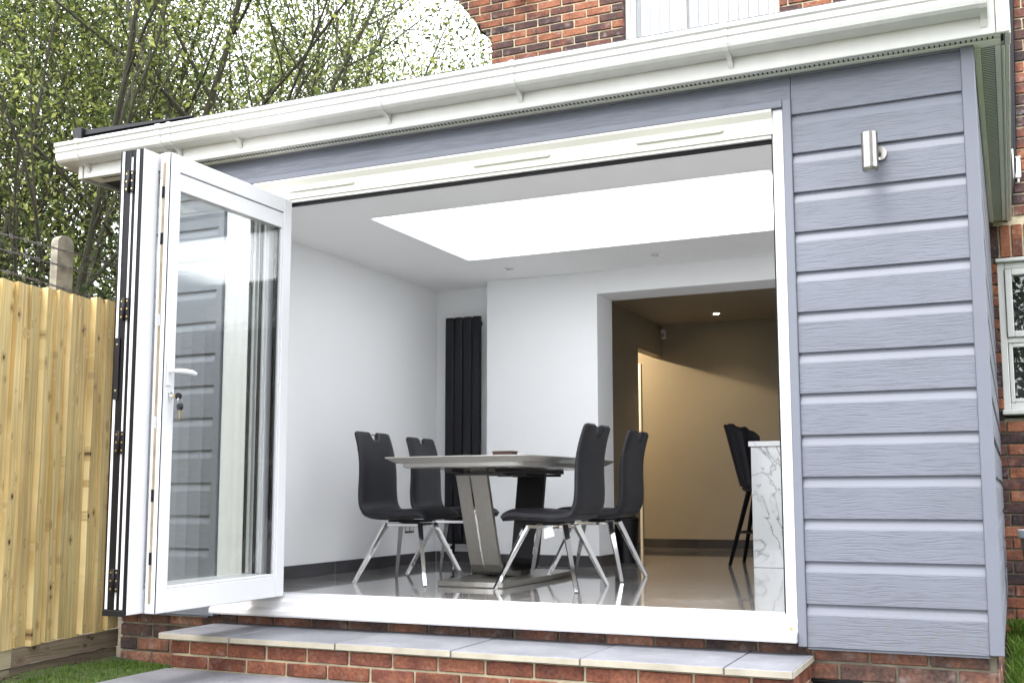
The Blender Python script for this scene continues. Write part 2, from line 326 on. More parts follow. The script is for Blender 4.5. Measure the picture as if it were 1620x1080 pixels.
def marble_mat(name, base, vein, scale, width, rough, second=None, coat=0.):
    m = bpy.data.materials.new(name); m.use_nodes = True
    nt = m.node_tree; N = nt.nodes; L = nt.links; p = N['Principled BSDF']; p.inputs['Roughness'].default_value = rough
    p.inputs['Coat Weight'].default_value = coat; p.inputs['Coat Roughness'].default_value = .04
    ge = N.new('ShaderNodeNewGeometry'); oi = N.new('ShaderNodeObjectInfo')
    mu = N.new('ShaderNodeMath'); mu.operation = 'MULTIPLY'; mu.inputs[1].default_value = 11; L.new(oi.outputs['Random'], mu.inputs[0])
    cx = N.new('ShaderNodeCombineXYZ'); L.new(mu.outputs[0], cx.inputs[2])
    ad = N.new('ShaderNodeVectorMath'); ad.operation = 'ADD'; L.new(ge.outputs['Position'], ad.inputs[0]); L.new(cx.outputs[0], ad.inputs[1])
    n = N.new('ShaderNodeTexNoise'); n.inputs['Scale'].default_value = scale; n.inputs['Detail'].default_value = 5; n.inputs['Distortion'].default_value = 1.2
    L.new(ad.outputs[0], n.inputs['Vector'])
    s = N.new('ShaderNodeMath'); s.operation = 'SUBTRACT'; s.inputs[1].default_value = .5; L.new(n.outputs['Fac'], s.inputs[0])
    a = N.new('ShaderNodeMath'); a.operation = 'ABSOLUTE'; L.new(s.outputs[0], a.inputs[0])
    ra = ramp(N, [(0, (1, 1, 1)), (width, (.25, .25, .25)), (width * 3, (0, 0, 0))]); L.new(a.outputs[0], ra.inputs[0])
    n2 = N.new('ShaderNodeTexNoise'); n2.inputs['Scale'].default_value = scale * .7; n2.inputs['Detail'].default_value = 4; L.new(ad.outputs[0], n2.inputs['Vector'])
    r2 = ramp(N, [(.42, (0, 0, 0)), (.62, (1, 1, 1))]); L.new(n2.outputs['Fac'], r2.inputs[0])
    mm = N.new('ShaderNodeMath'); mm.operation = 'MULTIPLY'; L.new(ra.outputs[0], mm.inputs[0]); L.new(r2.outputs[0], mm.inputs[1])
    second = second or tuple(c * .8 for c in base)
    mb = N.new('ShaderNodeMix'); mb.data_type = 'RGBA'; mb.inputs[6].default_value = (*base, 1); mb.inputs[7].default_value = (*second, 1); L.new(n2.outputs['Fac'], mb.inputs[0])
    mx = N.new('ShaderNodeMix'); mx.data_type = 'RGBA'; L.new(mm.outputs[0], mx.inputs[0]); L.new(mb.outputs[2], mx.inputs[6]); mx.inputs[7].default_value = (*vein, 1)
    L.new(mx.outputs[2], p.inputs['Base Color'])
    return m
M['floor'] = marble_mat('polished_grey_tile', (.12, .115, .118), (.75, .73, .71), 1.7, .026, .12, (.62, .59, .57), coat=.9)
M['marble'] = marble_mat('white_marble', (.74, .75, .75), (.09, .09, .10), 2.4, .012, .15, (.58, .60, .61), coat=.3)

def leaf_mat(name, stops, rough=.5):
    m = bpy.data.materials.new(name); m.use_nodes = True
    nt = m.node_tree; N = nt.nodes; L = nt.links; p = N['Principled BSDF']; o = N['Material Output']
    p.inputs['Roughness'].default_value = rough; p.inputs['Specular IOR Level'].default_value = .35
    ge = N.new('ShaderNodeNewGeometry')
    ra = ramp(N, stops); L.new(ge.outputs['Random Per Island'], ra.inputs[0])
    n = N.new('ShaderNodeTexNoise'); n.inputs['Scale'].default_value = .9; L.new(ge.outputs['Position'], n.inputs['Vector'])
    a = N.new('ShaderNodeMapRange'); a.inputs[1].default_value = .3; a.inputs[2].default_value = .7; a.inputs[3].default_value = .7; a.inputs[4].default_value = 1.3
    L.new(n.outputs['Fac'], a.inputs[0])
    sc = N.new('ShaderNodeVectorMath'); sc.operation = 'SCALE'; L.new(ra.outputs[0], sc.inputs[0]); L.new(a.outputs[0], sc.inputs['Scale'])
    L.new(sc.outputs[0], p.inputs['Base Color'])
    t = N.new('ShaderNodeBsdfTranslucent'); L.new(sc.outputs[0], t.inputs[0])
    mx = N.new('ShaderNodeMixShader'); mx.inputs[0].default_value = .38
    L.new(p.outputs[0], mx.inputs[1]); L.new(t.outputs[0], mx.inputs[2]); L.new(mx.outputs[0], o.inputs[0])
    return m
M['leaf'] = leaf_mat('sallow_leaf', [(0, (.030, .048, .015)), (.35, (.082, .115, .028)), (.7, (.19, .23, .055)), (1, (.46, .48, .14))])
M['leaf2'] = leaf_mat('light_leaf', [(0, (.05, .085, .02)), (.5, (.12, .17, .04)), (1, (.26, .31, .08))])
M['leafd'] = leaf_mat('dark_leaf', [(0, (.015, .03, .01)), (.6, (.04, .065, .02)), (1, (.08, .11, .03))])
M['grass'] = leaf_mat('grass_blade', [(0, (.035, .085, .008)), (.6, (.075, .16, .015)), (1, (.17, .23, .035))], .6)
M['bark'] = mat('bark', (.05, .047, .030), .95, noise=(5, .4, (1, 1, .3)), bump=(14, .9, .02, (3, 3, .6)))

# ------------------------------------------------------------------ mesh helpers
class MB:
    def __init__(s): s.v = []; s.f = []; s.sm = []
    def add(s, vs, fs, smooth=False):
        o = len(s.v); s.v += [tuple(v) for v in vs]; s.f += [tuple(i + o for i in f) for f in fs]; s.sm += [smooth] * len(fs)
    def box(s, x0, x1, y0, y1, z0, z1, c=0.0):
        x0, x1 = min(x0, x1), max(x0, x1); y0, y1 = min(y0, y1), max(y0, y1); z0, z1 = min(z0, z1), max(z0, z1)
        if c <= 0:
            s.add([(x0, y0, z0), (x1, y0, z0), (x1, y1, z0), (x0, y1, z0), (x0, y0, z1), (x1, y0, z1), (x1, y1, z1), (x0, y1, z1)],
                  [(0, 3, 2, 1), (4, 5, 6, 7), (0, 1, 5, 4), (1, 2, 6, 5), (2, 3, 7, 6), (3, 0, 4, 7)]); return
        c = min(c, (x1 - x0) * .45, (y1 - y0) * .45, (z1 - z0) * .45)
        V = []; idx = {}
        X = (x0, x1); Y = (y0, y1); Z = (z0, z1)
        for i in (0, 1):
            for j in (0, 1):
                for k in (0, 1):
                    sx = c if i == 0 else -c; sy = c if j == 0 else -c; sz = c if k == 0 else -c
                    idx[(i, j, k, 'x')] = len(V); V.append((X[i], Y[j] + sy, Z[k] + sz))
                    idx[(i, j, k, 'y')] = len(V); V.append((X[i] + sx, Y[j], Z[k] + sz))
                    idx[(i, j, k, 'z')] = len(V); V.append((X[i] + sx, Y[j] + sy, Z[k]))
        F = []
        g = lambda i, j, k, a: idx[(i, j, k, a)]
        F += [(g(0,0,0,'x'), g(0,0,1,'x'), g(0,1,1,'x'), g(0,1,0,'x')), (g(1,0,0,'x'), g(1,1,0,'x'), g(1,1,1,'x'), g(1,0,1,'x'))]
        F += [(g(0,0,0,'y'), g(1,0,0,'y'), g(1,0,1,'y'), g(0,0,1,'y')), (g(0,1,0,'y'), g(0,1,1,'y'), g(1,1,1,'y'), g(1,1,0,'y'))]
        F += [(g(0,0,0,'z'), g(0,1,0,'z'), g(1,1,0,'z'), g(1,0,0,'z')), (g(0,0,1,'z'), g(1,0,1,'z'), g(1,1,1,'z'), g(0,1,1,'z'))]
        for a in (0, 1):
            for b in (0, 1):
                F.append((g(a,b,0,'x'), g(a,b,1,'x'), g(a,b,1,'y'), g(a,b,0,'y')))
                F.append((g(a,0,b,'x'), g(a,1,b,'x'), g(a,1,b,'z'), g(a,0,b,'z')))
                F.append((g(0,a,b,'y'), g(1,a,b,'y'), g(1,a,b,'z'), g(0,a,b,'z')))
        for i in (0, 1):
            for j in (0, 1):
                for k in (0, 1): F.append((g(i,j,k,'x'), g(i,j,k,'y'), g(i,j,k,'z')))
        s.add(V, F)
    def extrude(s, prof, a0, a1, axis='x', smooth=False):
        """closed profile list of 2D points, swept along an axis: x -> (y,z), y -> (x,z), z -> (x,y)"""
        n = len(prof)
        def P(a, p):
            return (a, p[0], p[1]) if axis == 'x' else ((p[0], a, p[1]) if axis == 'y' else (p[0], p[1], a))
        V = [P(a0, p) for p in prof] + [P(a1, p) for p in prof]
        F = [(i, (i + 1) % n, n + (i + 1) % n, n + i) for i in range(n)] + [tuple(range(n))[::-1], tuple(range(n, 2 * n))]
        s.add(V, F, smooth)
    def tube(s, pts, rads, seg=8, caps=True, smooth=True):
        pts = [Vector(p) for p in pts]
        if not hasattr(rads, '__len__'): rads = [rads] * len(pts)
        V = []; up = Vector((0, 0, 1)); ref = None
        for i, p in enumerate(pts):
            d = (pts[min(i + 1, len(pts) - 1)] - pts[max(i - 1, 0)]).normalized()
            if ref is None:
                ref = d.orthogonal().normalized()
            else:
                ref = (ref - d * ref.dot(d)).normalized()
            b = d.cross(ref)
            for k in range(seg):
                a = 2 * math.pi * k / seg
                V.append(p + (ref * math.cos(a) + b * math.sin(a)) * rads[i])
        F = [(i * seg + k, i * seg + (k + 1) % seg, (i + 1) * seg + (k + 1) % seg, (i + 1) * seg + k) for i in range(len(pts) - 1) for k in range(seg)]
        s.add(V, F, smooth)
        if caps:
            n = len(pts)
            s.add(V[:seg], [tuple(range(seg))[::-1]]); s.add(V[-seg:], [tuple(range(seg))])
    def bar(s, p0, p1, w0, w1, up=(0, 0, 1)):
        """square bar of half widths w0 -> w1"""
        p0 = Vector(p0); p1 = Vector(p1); d = (p1 - p0).normalized()
        a = d.cross(Vector(up))
        a = a.normalized() if a.length > 1e-4 else d.orthogonal().normalized()
        b = d.cross(a)
        V = [p0 + a * i * w0 + b * j * w0 for i, j in ((-1, -1), (1, -1), (1, 1), (-1, 1))] + [p1 + a * i * w1 + b * j * w1 for i, j in ((-1, -1), (1, -1), (1, 1), (-1, 1))]
        s.add(V, [(0, 3, 2, 1), (4, 5, 6, 7), (0, 1, 5, 4), (1, 2, 6, 5), (2, 3, 7, 6), (3, 0, 4, 7)])
    def mesh(s, name, m):
        me = bpy.data.meshes.new(name); me.from_pydata(s.v, [], s.f); me.materials.append(m)
        me.polygons.foreach_set('use_smooth', s.sm)
        bm = bmesh.new(); bm.from_mesh(me); bmesh.ops.remove_doubles(bm, verts=bm.verts, dist=1e-5) if len(bm.verts) < 20000 else None
        bmesh.ops.recalc_face_normals(bm, faces=bm.faces)
        for e in bm.edges:
            if len(e.link_faces) == 2 and e.calc_face_angle(0) > .75: e.smooth = False
        bm.to_mesh(me); bm.free()
        return me
    def obj(s, name, m, parent=None, loc=None):
        """origin is put at loc (world) when given; the vertices stay where they are"""
        if loc is not None:
            s.v = [(v[0] - loc[0], v[1] - loc[1], v[2] - loc[2]) for v in s.v]
        return link(name, s.mesh(name, m), parent, loc)

def link(name, me, parent=None, loc=None):
    o = bpy.data.objects.new(name, me); COL.objects.link(o)
    if loc is not None: o.location = loc
    if parent is not None:
        o.parent = parent
        pw = Vector((0, 0, 0)); q = parent
        while q is not None: pw += Vector(q.location); q = q.parent
        if loc is not None: o.location = Vector(loc) - pw
        else: o.location = -pw
    return o

def tag(o, label=None, cat=None, group=None, kind=None):
    if label: o['label'] = label
    if cat: o['category'] = cat
    if group: o['group'] = group
    if kind: o['kind'] = kind
    return o
def thing(name, loc, label, cat, group=None):
    o = bpy.data.objects.new(name, None); COL.objects.link(o); o.location = loc; o.empty_display_size = .2
    return tag(o, label, cat, group)
def bx(name, m, parent, x0, x1, y0, y1, z0, z1, c=0.0, label=None):
    b = MB(); b.box(x0, x1, y0, y1, z0, z1, c); o = b.obj(name, M[m] if isinstance(m, str) else m, parent)
    if label: o['label'] = label
    return o
def struct(o, kind='structure'):
    o['kind'] = kind; return o

# bricks ------------------------------------------------------------
def brick_variants(L, D, H, m, n=5, c=.004):
    out = []
    for k in range(n):
        b = MB(); b.box(0, L, 0, D, 0, H, c)
        j = lambda: rnd.uniform(-.0016, .0016)
        b.v = [(x + j(), y + j(), z + j()) for x, y, z in b.v]
        out.append(b.mesh('brick', m))
    return out
def lay(parent, m, x0, x1, y, z0, ncourse, pitch, length, joint, depth=.05, axis='x', hole=None, left=None, keep=None, rest=None, half=0.5, right=None):
    """courses of bricks whose outer face is at y; hole(x0,x1,z0,z1)->True skips. keep(xc,zc) False -> goes to the stuff mesh 'rest'"""
    H = pitch - joint; L = length - joint
    vs = brick_variants(L, depth, H, m)
    for c in range(ncourse):
        z = z0 + c * pitch
        xs = x0 + (0 if c % 2 == 0 else -length * half)
        a0 = left(c) if left else x0
        a1 = right(c) if right else x1
        x = xs
        while x > a0: x -= length
        while x < a1 - .01:
            b0, b1 = max(x, a0), min(x + L, a1)
            x += length
            if b1 - b0 < .03: continue
            segs = [(b0, b1)]
            if hole:
                segs = hole(b0, b1, z, z + H)
            for s0, s1 in segs:
                if s1 - s0 < .02: continue
                pr = rnd.uniform(-.003, .003)
                if keep and not keep((s0 + s1) / 2, z):
                    if axis == 'x': rest.box(s0, s1, y + pr, y + depth, z, z + H)
                    else: rest.box(y - depth, y + pr, s0, s1, z, z + H)
                    continue
                o = link('brick', rnd.choice(vs), parent, (s0, y + pr, z) if axis == 'x' else (y - pr, s0, z))
                if axis == 'y': o.rotation_euler = (0, 0, R(90))
                o.scale = ((s1 - s0) / L, 1, 1)

# =================================================================== GROUND
b = MB(); b.add([(-400, -400, -.30), (400, -400, -.30), (400, 400, -.30), (-400, 400, -.30)], [(0, 1, 2, 3)])
struct(tag(b.obj('ground', M['soil']), 'bare earth ground around the house'))
# lawn as gently uneven sheet on left strip and right side
def lawn(x0, x1, y0, y1, z, name):
    nx, ny = max(2, int((x1 - x0) / .15)), max(2, int((y1 - y0) / .15))
    nx, ny = min(nx, 90), min(ny, 90)
    V = []; F = []
    for i in range(nx + 1):
        for j in range(ny + 1):
            x = x0 + (x1 - x0) * i / nx; y = y0 + (y1 - y0) * j / ny
            V.append((x, y, z + .012 * math.sin(x * 5.1 + y * 3) + .010 * math.sin(y * 7.7 - x * 4)))
    for i in range(nx):
        for j in range(ny):
            a = i * (ny + 1) + j; F.append((a, a + ny + 1, a + ny + 2, a + 1))
    b = MB(); b.add(V, F, True); o = b.obj(name, M['lawn']); return struct(o)
tag(lawn(-4.60, -3.79, -9, .03, -.262, 'lawn'), 'small grass patch between the fence and the patio')
tag(lawn(.09, 9, -9, 3.25, -.235, 'lawn'), 'lawn running back beside the end of the extension')
tag(lawn(-3.79, 9.0, -16, -5.2, -.285, 'lawn'), 'garden lawn in front of the patio')

def blades(name, areas, label):
    V = []; F = []
    rs = np.random.RandomState(3)
    for (x0, x1, y0, y1, z, n, h) in areas:
        px = rs.uniform(x0, x1, n); py = rs.uniform(y0, y1, n); hh = rs.uniform(.5, 1.2, n) * h; an = rs.uniform(0, 6.28, n); w = rs.uniform(.0016, .0034, n); le = rs.uniform(0, .75, n)
        zz = z + .012 * np.sin(px * 5.1 + py * 3) + .010 * np.sin(py * 7.7 - px * 4) - .004
        cx, sy = np.cos(an), np.sin(an); a2 = an + rs.uniform(-1.5, 1.5, n)
        for k in range(n):
            o = len(V); bxx = le[k] * hh[k] * math.cos(a2[k]); byy = le[k] * hh[k] * math.sin(a2[k])
            V += [(px[k] - w[k] * cx[k], py[k] - w[k] * sy[k], zz[k]), (px[k] + w[k] * cx[k], py[k] + w[k] * sy[k], zz[k]),
                  (px[k] + bxx * .4 + w[k] * .7 * cx[k], py[k] + byy * .4 + w[k] * .7 * sy[k], zz[k] + hh[k] * .6), (px[k] + bxx, py[k] + byy, zz[k] + hh[k])]
            F += [(o, o + 1, o + 2), (o, o + 2, o + 3)]
    me = bpy.data.meshes.new(name); me.from_pydata(V, [], F); me.materials.append(M['grass'])
    o = link(name, me); return tag(o, label, kind='stuff')
blades('grass', [(-4.42, -3.82, -1.1, -.02, -.262, 3400, .028), (-4.6, -4.35, -.9, -.05, -.262, 300, .025)], 'short green grass growing in the corner between fence and patio')
blades('grass', [(.10, .75, .4, 3.15, -.235, 26000, .05), (.06, .16, .2, 3.2, -.235, 2500, .08)], 'bright green grass along the side wall of the extension')

# patio slabs ---------------------------------------------------------
patio = struct(tag(bx('patio', 'mortar_dark', None, -3.80, 1.2, -5.2, -.40, -.29, -.211), 'grey stone patio at the foot of the step'))
k = 0
for i in range(8):
    for j in range(7):
        W, H = .60, .70
        x0 = -3.80 + .545 + (i - 1) * W if i > 0 else -3.80
        x1 = -3.80 + .545 + i * W - .012 if i > 0 else -3.80 + .545 - .012
        x1 = min(x1, 1.2)
        y1 = -.415 - j * H; y0 = max(y1 - H + .012, -5.2)
        if x1 - x0 < .05: continue
        zz = -.205 + rnd.uniform(-.001, .001)
        bx('slab', 'slab', patio, x0, x1, y0, y1, -.235, zz, .003)

# =================================================================== EXTENSION
P = .1782           # board pitch
ZF, ZC, ZS = .08, 2.41, 2.51
XL, XR = -4.43, -.06        # inside faces
ext = thing('house_extension', (-2.2, 1.6, -.3), 'single storey extension clad in blue grey wood grain boards with white gutter and fascia', 'building')
# cores
def core(name, m, *a): return bx(name, m, ext, *a)
core('front_wall', 'blackpl', -4.55, -3.86, .022, .12, .0, 2.50)
core('front_wall', 'blackpl', -.745, .03, .022, .12, .0, 2.50)
core('lintel', 'blackpl', -3.86, -.745, .022, .12, 2.36, 2.50)
core('side_wall', 'blackpl', -4.56, -4.47, .12, 3.25, .0, 2.50)
core('side_wall', 'blackpl', -.03, .03, .12, 3.25, .0, 2.50)
# board profile: flat grained face, scoop to the rebate under the next board
def board_profile(h0, h1):
    pts = [(-.016, .003), (-.018, .006), (-.018, .136), (-.0165, .142), (-.0135, .150), (-.0100, .160), (-.0060, .170), (-.0042, .1765), (-.0040, .190)]
    # clip in z
    out = []
    for i, (y, z) in enumerate(pts):
        if h0 <= z <= h1: out.append((y, z))
        if i + 1 < len(pts):
            y2, z2 = pts[i + 1]
            for h in (h0, h1):
                if z < h < z2: out.append((y + (y2 - y) * (h - z) / (z2 - z), h))
    out = sorted(out, key=lambda p: p[1])
    out += [(.020, out[-1][1]), (.020, out[0][1])]
    return out
def board(xa, xb, k, top=None, axis='x'):
    h1 = .190
    if top is not None: h1 = min(h1, top - k * P)
    h0 = 0.0
    b = MB()
    if axis == 'x':
        b.extrude(board_profile(h0, h1), xa, xb, 'x')
        return b.obj('cladding_board', M['clad'], ext, None) if False else _place(b, xa, k)
    else:
        prof = [(.05 - y - .018 - .0, z) for y, z in board_profile(h0, h1)]
        b.extrude(prof, xa, xb, 'y')
        return _place(b, 0, k)
def _place(b, xa, k):
    o = link('cladding_board', b.mesh('cladding_board', M['clad']), ext, (0, 0, k * P)); return o
for k in range(15):
    top = 2.505 if k == 14 or k == 13 else None
    board(-.710, -.002, k, top)          # right of the doors
    board(-4.545, -3.895, k, top)        # left of the doors
    board(.052, 3.24, k, top, 'y')       # side wall
# lintel boards: cut piece above the door trim, then the thin piece under the soffit, with butt joint
b = MB(); b.extrude([(y, z) for y, z in board_profile(2.392 - 13 * P, .190)], -3.895, -.713, 'x'); _place(b, 0, 13)
b = MB(); b.extrude(board_profile(0, 2.505 - 14 * P), -1.5135, -.713, 'x'); _place(b, 0, 14)
b = MB(); b.extrude(board_profile(0, 2.505 - 14 * P), -3.895, -1.5165, 'x'); _place(b, 0, 14)
# trims
b = MB(); b.box(-.001, .053, -.026, .0, .005, 2.508, .004); b.box(.0335, .0535, -.0005, .05, .005, 2.508, .003); b.obj('corner_trim', M['clad_trim'], ext)
b = MB(); b.box(-4.60, -4.546, -.026, .0, .005, 2.508, .004); b.box(-4.60, -4.582, -.0005, .05, .005, 2.508, .003); b.obj('corner_trim', M['clad_trim'], ext)
bx('door_trim', 'clad_trim', ext, -.748, -.711, -.030, .02, .004, 2.392, .003)
bx('door_trim', 'clad_trim', ext, -3.894, -3.852, -.030, .02, .004, 2.392, .003)
bx('door_trim', 'clad_trim', ext, -3.851, -.749, -.030, .02, 2.3575, 2.3915, .003)
bx('starter_strip', 'clad_trim', ext, -.711, .0, -.010, .030, -.006, .0025)
bx('starter_strip', 'clad_trim', ext, -4.545, -3.90, -.010, .030, -.006, .0025)

# plinth bricks
bx('plinth_wall', 'mortar_dark', ext, -4.56, .022, .056, .16, -.30, .012)
bx('plinth_wall', 'mortar_dark', ext, -.10, .022, .16, 3.25, -.30, .012)
def vent_hole(a, b_, z0, z1):
    if z1 < -.129 and z0 > -.29:
        h0, h1 = -.723, -.498
        out = []
        if a < h0: out.append((a, min(b_, h0)))
        if b_ > h1: out.append((max(a, h1), b_))
        return out
    return [(a, b_)]
lay(ext, M['brick_plinth'], -4.567, .028, .046, -.284, 4, .0752, .234, .012, hole=vent_hole, left=lambda c: -4.567, half=.46)
lay(ext, M['brick_plinth'], .06, 3.2, .028, -.284, 4, .0752, .234, .012, axis='y')
# air brick
ab = bx('air_brick', 'blackpl', ext, -.720, -.501, .050, .11, -.286, -.132, .003)
for k in range(9):
    bx('louvre', 'black', ab, -.712, -.509, .042, .050, -.280 + k * .0165, -.273 + k * .0165, .001)

# roof build-up (with the skylight opening left open)
SX0, SX1, SY0, SY1 = -3.60, -1.03, 1.06, 2.44
SH = .031
for (x0, x1, y0, y1) in ((-4.848, .17, -.09, SY0 - SH), (-4.848, .17, SY1 + SH, 3.79), (-4.848, SX0 - SH, SY0 - SH, SY1 + SH), (SX1 + SH, .17, SY0 - SH, SY1 + SH)):
    bx('roof_deck', 'roofing', ext, x0, x1, y0, y1, 2.53, 2.59)
bx('roof_edge_trim', 'roofing', ext, -5.03, .19, .08, .12, 2.721, 2.852, .004)
b = MB(); b.box(-5.115, -5.045, .05, .16, 2.70, 2.905, .004); b.obj('verge_block', M['blackpl'], ext)
b = MB(); b.add([(-5.045, .07, 2.86), (-4.2, .07, 2.855), (-4.2, .07, 2.862), (-5.045, .07, 2.893), (-5.045, .12, 2.86), (-4.2, .12, 2.855), (-4.2, .12, 2.862), (-5.045, .12, 2.893)],
                [(0, 1, 2, 3), (4, 7, 6, 5), (3, 2, 6, 7), (0, 4, 5, 1), (0, 3, 7, 4), (1, 5, 6, 2)]); b.obj('verge_strip', M['blackpl'], ext)
bx('verge_board', 'fascia', ext, -5.03, -4.86, -.085, 3.2, 2.60, 2.70, .003)

# fascia
bx('fascia_board', 'fascia', ext, -4.835, .140, -.114, -.092, 2.508, 2.716, .003)
b = MB(); b.box(.1425, .192, -.121, -.10, 2.505, 2.80, .004); b.box(.174, .196, -.1, .02, 2.503, 2.80, .003); b.obj('fascia_corner', M['fascia'], ext)
b = MB(); b.box(-4.872, -4.8375, -.121, -.10, 2.505, 2.716, .004); b.box(-4.872, -4.853, -.1, .02, 2.503, 2.716, .003); b.obj('fascia_corner', M['fascia'], ext)
b = MB(); b.box(.172, .192, .022, 3.255, 2.508, 2.716, .003); b.box(.160, .1715, .022, 3.255, 2.498, 2.5075, .002); b.obj('fascia_board', M['fascia'], ext)
bx('fascia_board', 'fascia', ext, -4.87, -4.85, .022, 3.6, 2.508, 2.716, .003)
# front soffit with slots
sof = bx('soffit_board', 'soffit', ext, -4.835, .158, -.091, .019, 2.516, 2.524)
b = MB(); b.box(-4.83, .155, -.091, -.072, 2.5135, 2.5155)
b.obj('vent_strip', M['soffit'], sof)
b = MB()
n = 236
for k in range(n):
    x = .128 - k * .0207
    b.box(x - .0028, x + .0028, -.066, -.046, 2.5125, 2.5152)
struct(b.obj('vent_slot', M['black'], sof), 'stuff')
b = MB(); b.box(-4.0, .158, -.0445, .0175, 2.508, 2.5155, .002); b.obj('soffit_trim', M['soffit'], ext)
# side soffit, ribbed
ss = bx('soffit_board', 'soffit', ext, .036, .170, .022, 3.25, 2.516, 2.524)
bx('soffit_edge', 'soffit', ss, .052, .078, .024, 3.25, 2.506, 2.5155, .002)
bx('soffit_edge', 'soffit', ss, .134, .158, .024, 3.25, 2.504, 2.5155, .002)
b = MB()
bx('painted_rib_shadow', 'black', ss, .079, .133, .024, 3.25, 2.5145, 2.5157)  # black strip stands in for the shade between the vent ribs
k = 0; y = .03
while y < 3.22:
    b.box(.080, .132, y, y + .0085, 2.5118, 2.5143); y += .022
struct(b.obj('vent_rib', M['soffit'], ss), 'stuff')

# gutter
GP = [(-.116, 2.700), (-.224, 2.706), (-.231, 2.698), (-.231, 2.684), (-.221, 2.676), (-.223, 2.650), (-.2155, 2.643), (-.2165, 2.620), (-.210, 2.603), (-.196, 2.592), (-.170, 2.586), (-.116, 2.586)]
gut = MB(); gut.extrude(GP, -4.955, .105, 'x'); g = gut.obj('gutter', M['upvc'], ext)
def strap(x, w=.011, arm=True):
    s = MB()
    off = [(-.118, 2.706), (-.226, 2.7115), (-.2365, 2.700), (-.2365, 2.682), (-.227, 2.675), (-.2285, 2.649), (-.2215, 2.642), (-.222, 2.619), (-.214, 2.600), (-.199, 2.587), (-.172, 2.581), (-.160, 2.579), (-.135, 2.566), (-.1165, 2.538), (-.1165, 2.584)]
    s.extrude(off, x - w, x + w, 'x'); return s.obj('gutter_bracket', M['upvc'], g)
for x in (-4.79, -4.10, -3.68, -2.735, -1.99, -.954): strap(x)
strap(-4.176, .016); strap(.098, .014)

# skylight
sk = thing('skylight', ((SX0 + SX1) / 2, (SY0 + SY1) / 2, ZC), 'long flat rooflight opening glowing white in the extension ceiling', 'skylight')
b = MB(); b.box(SX0 - .03, SX0, SY0 - .03, SY1 + .03, 2.4095, 2.63); b.box(SX1, SX1 + .03, SY0 - .03, SY1 + .03, 2.4095, 2.63)
b.box(SX0, SX1, SY0 - .03, SY0, 2.4095, 2.63); b.box(SX0, SX1, SY1, SY1 + .03, 2.4095, 2.63); b.obj('light_shaft', M['ceil'], sk)
b = MB(); b.add([(SX0 - .02, SY0 - .02, 2.426), (SX1 + .02, SY0 - .02, 2.426), (SX1 + .02, SY1 + .02, 2.426), (SX0 - .02, SY1 + .02, 2.426)], [(0, 1, 2, 3)]); b.obj('pane', M['glass_roof'], sk)
b = MB(); b.box(SX0 - .08, SX0 - .021, SY0 - .08, SY1 + .08, 2.631, 2.67, .003); b.box(SX1 + .021, SX1 + .08, SY0 - .08, SY1 + .08, 2.631, 2.67, .003)
b.box(SX0 - .021, SX1 + .021, SY0 - .08, SY0 - .021, 2.631, 2.67, .003); b.box(SX0 - .021, SX1 + .021, SY1 + .021, SY1 + .08, 2.631, 2.67, .003); b.obj('frame', M['roofing'], sk)

# =================================================================== INTERIOR (setting)
def st(name, m, *a, label=None):
    o = bx(name, m, None, *a); struct(o)
    if label: o['label'] = label
    return o
# floor: screed + tiles
b = MB(); b.box(-4.46, -.04, .12, 3.45, -.02, ZF - .0015); b.box(-5.2, 2.2, 3.4505, 6.45, -.02, ZF - .0015)
fl = tag(struct(b.obj('floor', M['mortar_dark'])),  'polished grey tiled floor of the dining room and kitchen')
fb = {}
T = .90
for i in range(8):
    for j in range(8):
        x0 = -4.43 + i * T; y0 = .125 + j * T
        x1 = min(x0 + T, 2.2); y1 = min(y0 + T, 6.44)
        if y0 < 3.4: x1 = min(x1, -.045)
        if x1 - x0 < .1 or y1 - y0 < .1: continue
        key = (round(x1 - x0, 3), round(y1 - y0, 3))
        if key not in fb:
            b = MB(); b.box(.0015, x1 - x0 - .0015, .0015, y1 - y0 - .0015, -.008, 0); fb[key] = b.mesh('tile', M['floor'])
        link('tile', fb[key], fl, (x0, y0, ZF))
# ceiling with hole
cl = None
b = MB()
for (x0, x1, y0, y1) in ((-4.46, XR, .12, SY0 - SH), (-4.46, XR, SY1 + SH, 3.45), (-4.46, SX0 - SH, SY0 - SH, SY1 + SH), (SX1 + SH, XR, SY0 - SH, SY1 + SH)):
    b.box(x0, x1, y0, y1, ZC, ZC + .04)
tag(struct(b.obj('ceiling', M['ceil'])), 'white plaster ceiling around the rooflight')
st('wall_left', 'wall', -4.468, XL, .12, 3.45, ZF, ZC, label='white left wall of the dining room')
st('wall_right', 'wall', XR, -.032, .12, 3.22, ZF, ZC, label='white right wall of the dining room')
HZ = 2.229; PY = 3.22; PX = -3.832; JX = -2.855
st('wall_back', 'wall', -4.46, PX, 3.447, 3.57, ZF, ZC, label='white back wall of the radiator recess')
b = MB(); b.box(PX, JX, PY, 3.57, ZF, ZC, .002); b.box(JX, XR, PY, 3.57, HZ, ZC); tag(struct(b.obj('wall_pier', M['wall'])), 'white pier and beam around the wide kitchen opening')
st('wall_front', 'wall', -4.43, -3.86, .12, .135, ZF, ZC, label='white inside face of the front wall left of the doors')
st('wall_front', 'wall', -.745, XR, .12, .135, ZF, ZC, label='white inside face of the front wall right of the doors')
st('wall_front', 'wall', -3.86, -.745, .12, .135, 2.36, ZC, label='white inside face above the doors')
